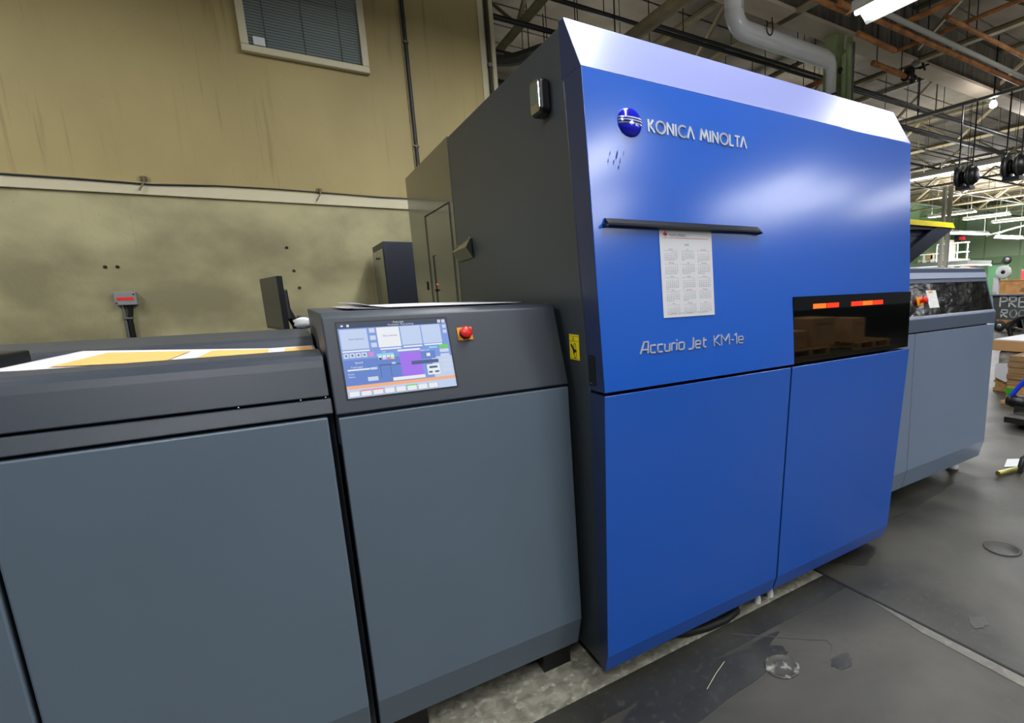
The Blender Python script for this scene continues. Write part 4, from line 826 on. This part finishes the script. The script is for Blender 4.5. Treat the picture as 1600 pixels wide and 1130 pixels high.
sl_ = [('large plywood sheet leaning in the rolling bin', [(5.0, .36), (6.06, .36), (6.15, 1.16), (5.0, 1.20)], 15.5, 'ply'), ('round-cornered brown board in the rolling bin', [(5.35, .36), (5.80, .36), (5.78, .98), (5.70, 1.08), (5.5, 1.10), (5.38, .98)], 15.3, 'card2'),
       ('yellow cardboard flap in the rolling bin', [(5.45, .36), (5.95, .36), (5.90, .95), (5.75, 1.0), (5.5, .95)], 15.15, 'ply'), ('grey board corner in the rolling bin at the picture edge', [(4.9, .36), (5.5, .36), (5.32, 1.05), (5.2, 1.05), (4.9, .98)], 15.05, 'farhood')]
for s, p, x, m in sl_:
    mb = MB(); mb.ext([(x, a, b) for a, b in p], (.02, 0, 0), M[m])
    tag(mb.build('board'), s, 'board')
t = thing('spoked_wheel_cart', 'black cart with a large spoked wheel at the right picture edge', 'cart', (12, 4.4, 0))
mb = MB(); mb.lathe((12, 4.36, .30), (-1, 0, 0), [(.22, -.03), (.29, -.03), (.30, 0), (.29, .03), (.22, .03), (.22, -.03)], M['rubber'], 28); mb.build('tyre', t)
mb = MB()
for k in range(6): a = math.radians(60*k+15); mb.bar((12, 4.36, .3), (12, 4.36+.22*math.cos(a), .3+.22*math.sin(a)), .018, M['steel'])
mb.build('spokes', t)
mb = MB(); mb.box(12.02, 13.2, 3.7, 4.3, .25, .32, M['black']); mb.build('bed', t)
mb = MB(); mb.lathe((13.0, 3.7, .15), (0, -1, 0), [(0, 0), (.15, 0), (.15, .05), (0, .05)], M['rubber'], 16); mb.build('rear_wheel', t)
# wrapped stack and brown stack
t = thing('wrapped_pallet', 'pallet of boards in stretch wrap behind the brown stack', 'pallet load', (7.4, 2.2, 0))
mb = MB(); mb.box(6.86, 8.0, 1.6, 2.76, .0, .035, M['wood'])
for y in (1.62, 2.1, 2.62): mb.box(6.86, 8.0, y, y+.12, .035, .10, M['wood'])
mb.box(6.86, 8.0, 1.6, 2.76, .10, .125, M['wood']); mb.build('pallet', t)
mb = MB()
for k in range(3): mb.box(6.87+.01*(k % 2), 7.98, 1.62, 2.75, .126+k*.05, .172+k*.05, M['card2' if k % 2 else 'card'])
mb.build('board_layers', t, bevel=.004)
mb = MB(); mb.box(6.88, 7.96, 1.62, 2.74, .28, .48, M['wrap']); mb.build('wrapped_bundle', t, bevel=.03, seg=3)
t2 = thing('board_stack', 'flat stack of white-topped cardboard on the wrapped pallet', 'stack', (7.4, 2.2, .48))
mb = MB(); mb.box(6.84, 8.05, 1.55, 2.80, .481, .60, M['card']); mb.build('boards', t2, bevel=.003); mb = MB(); mb.box(6.85, 8.04, 1.56, 2.79, .601, .612, M['paper']); mb.build('top_sheet', t2)
mb = MB(); mb.ext([(6.82, 2.74, .33), (6.82, 2.60, .345), (6.82, 2.50, .24), (6.82, 2.52, .16), (6.82, 2.62, .12), (6.82, 2.74, .17)], (.004, 0, 0), M['paper']); tag(mb.build('paper_sheet'), 'crumpled white sheet hanging against the wrapped pallet', 'paper')
t = thing('brown_stack', 'tall brown stack of wrapped cartons at the right picture edge', 'stack', (6.5, 1.9, 0))
mb = MB(); mb.box(6.17, 6.8, 1.5, 2.40, 0, .03, M['wood']); mb.build('pallet', t)
mb = MB(); mb.box(6.19, 6.78, 1.52, 2.36, .03, .20, M['wood']); mb.build('base_block', t)
for k in range(5):
    mb = MB(); mb.box(6.19-.006*(k % 2), 6.78, 1.50, 2.365+.006*(k % 2), .20+k*.063, .262+k*.063, M['card2']); mb.build('carton_layer', t, bevel=.008)
mb = MB(); mb.ext([(6.2, 2.25, .517), (6.2, 1.6, .517), (6.7, 1.6, .52), (6.7, 2.1, .53)], (0, 0, .003), M['paper']); mb.build('top_paper', t)
mb = MB(); mb.box(6.175, 6.19, 2.28, 2.36, .11, .17, M['green2']); tag(mb.build('green_strap'), 'green strip on the brown stack base', 'strap')
t = thing('pallet_jack', 'blue pallet jack handle with black pump at the right picture edge', 'pallet jack', (5.6, 1.9, 0))
mb = MB(); mb.tube([(5.55, 2.10, .16), (5.55, 2.02, .30), (5.55, 1.85, .55), (5.55, 1.7, .85), (5.55, 1.68, 1.0)], .022, M['bluepaint'], 10); mb.build('handle', t)
mb = MB(); mb.lathe((5.55, 2.08, .17), (0, -1, 0), [(0, -.02), (.045, -.02), (.06, .03), (.06, .18), (0, .18)], M['black'], 16); mb.build('pump', t)
mb = MB(); mb.box(5.5, 5.62, 1.92, 2.02, 0, .17, M['rubber']); mb.build('steer_wheel', t)
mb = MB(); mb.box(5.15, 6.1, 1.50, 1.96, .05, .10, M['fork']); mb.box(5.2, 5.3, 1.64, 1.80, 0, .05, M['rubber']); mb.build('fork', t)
# small black caster frame on the floor
t = thing('caster_frame', 'black caster bracket with brass rod lying on the floor at right', 'caster', (4.0, 1.4, 0))
mb = MB(); mb.tube([(3.93, 1.375, .012), (3.95, 1.365, .10), (4.0, 1.345, .135), (4.2, 1.28, .14)], .016, M['black'], 8); mb.tube([(3.99, 1.40, .012), (4.0, 1.39, .10), (4.03, 1.37, .12)], .014, M['black'], 8); mb.build('bracket', t)
mb = MB(); mb.tube([(3.79, 1.447, .022), (4.08, 1.39, .022)], .018, M['brass'], 12); mb.build('rod', t, label='dull brass rod')
mb = MB(); mb.lathe((4.22, 1.36, .07), (.3, 1, 0), [(0, -.02), (.07, -.02), (.07, .02), (0, .02)], M['rubber'], 18); mb.build('wheel', t)
mb = MB(); mb.ext([(4.02, 1.50, .002), (4.25, 1.36, .002), (4.45, 1.40, .002), (4.22, 1.56, .002)], (0, 0, .003), M['paper']); tag(mb.build('paper_scrap'), 'white paper scrap on the floor behind the caster bracket', 'paper')

# things in front of the press that its glossy window mirrors
def pallet(x, y, label):
    t = thing('pallet', label, 'pallet', (x, y, 0), 'pallets in front of the press')
    mb = MB()
    for k in range(7): mb.box(x-.6, x+.6, y-.5+k*.155, y-.40+k*.155, .12, .142, M['wood'])
    mb.build('top_boards', t)
    for dx in (-.55, -.05, .45):
        mb = MB(); mb.box(x+dx, x+dx+.1, y-.5, y+.53, .02, .12, M['wood']); mb.build('runner', t)
    mb = MB()
    for k in (0, 3, 6): mb.box(x-.6, x+.6, y-.5+k*.155, y-.40+k*.155, 0, .02, M['wood'])
    mb.build('bottom_boards', t); return t
pallet(7.9, -4.2, 'wooden pallet mirrored in the press window under the cartons'); pallet(9.9, -4.2, 'wooden pallet mirrored in the press window, further right')
for s, a in (('low carton mirrored at the left of the press window', (7.45, 7.95, -4.3, -3.8, .143, .47)), ('large carton mirrored in the middle of the press window', (8.10, 8.78, -4.4, -3.8, .143, .68)), ('open carton mirrored right of the large carton', (9.32, 9.75, -4.3, -3.8, .143, .62))):
    mb = MB(); mb.box(*a, M['card']); mb.box(a[0]+.1, a[1]-.1, a[3], a[3]+.003, a[5]-.12, a[5]-.1, M['card2']); tag(mb.build('carton', bevel=.006), s, 'box')
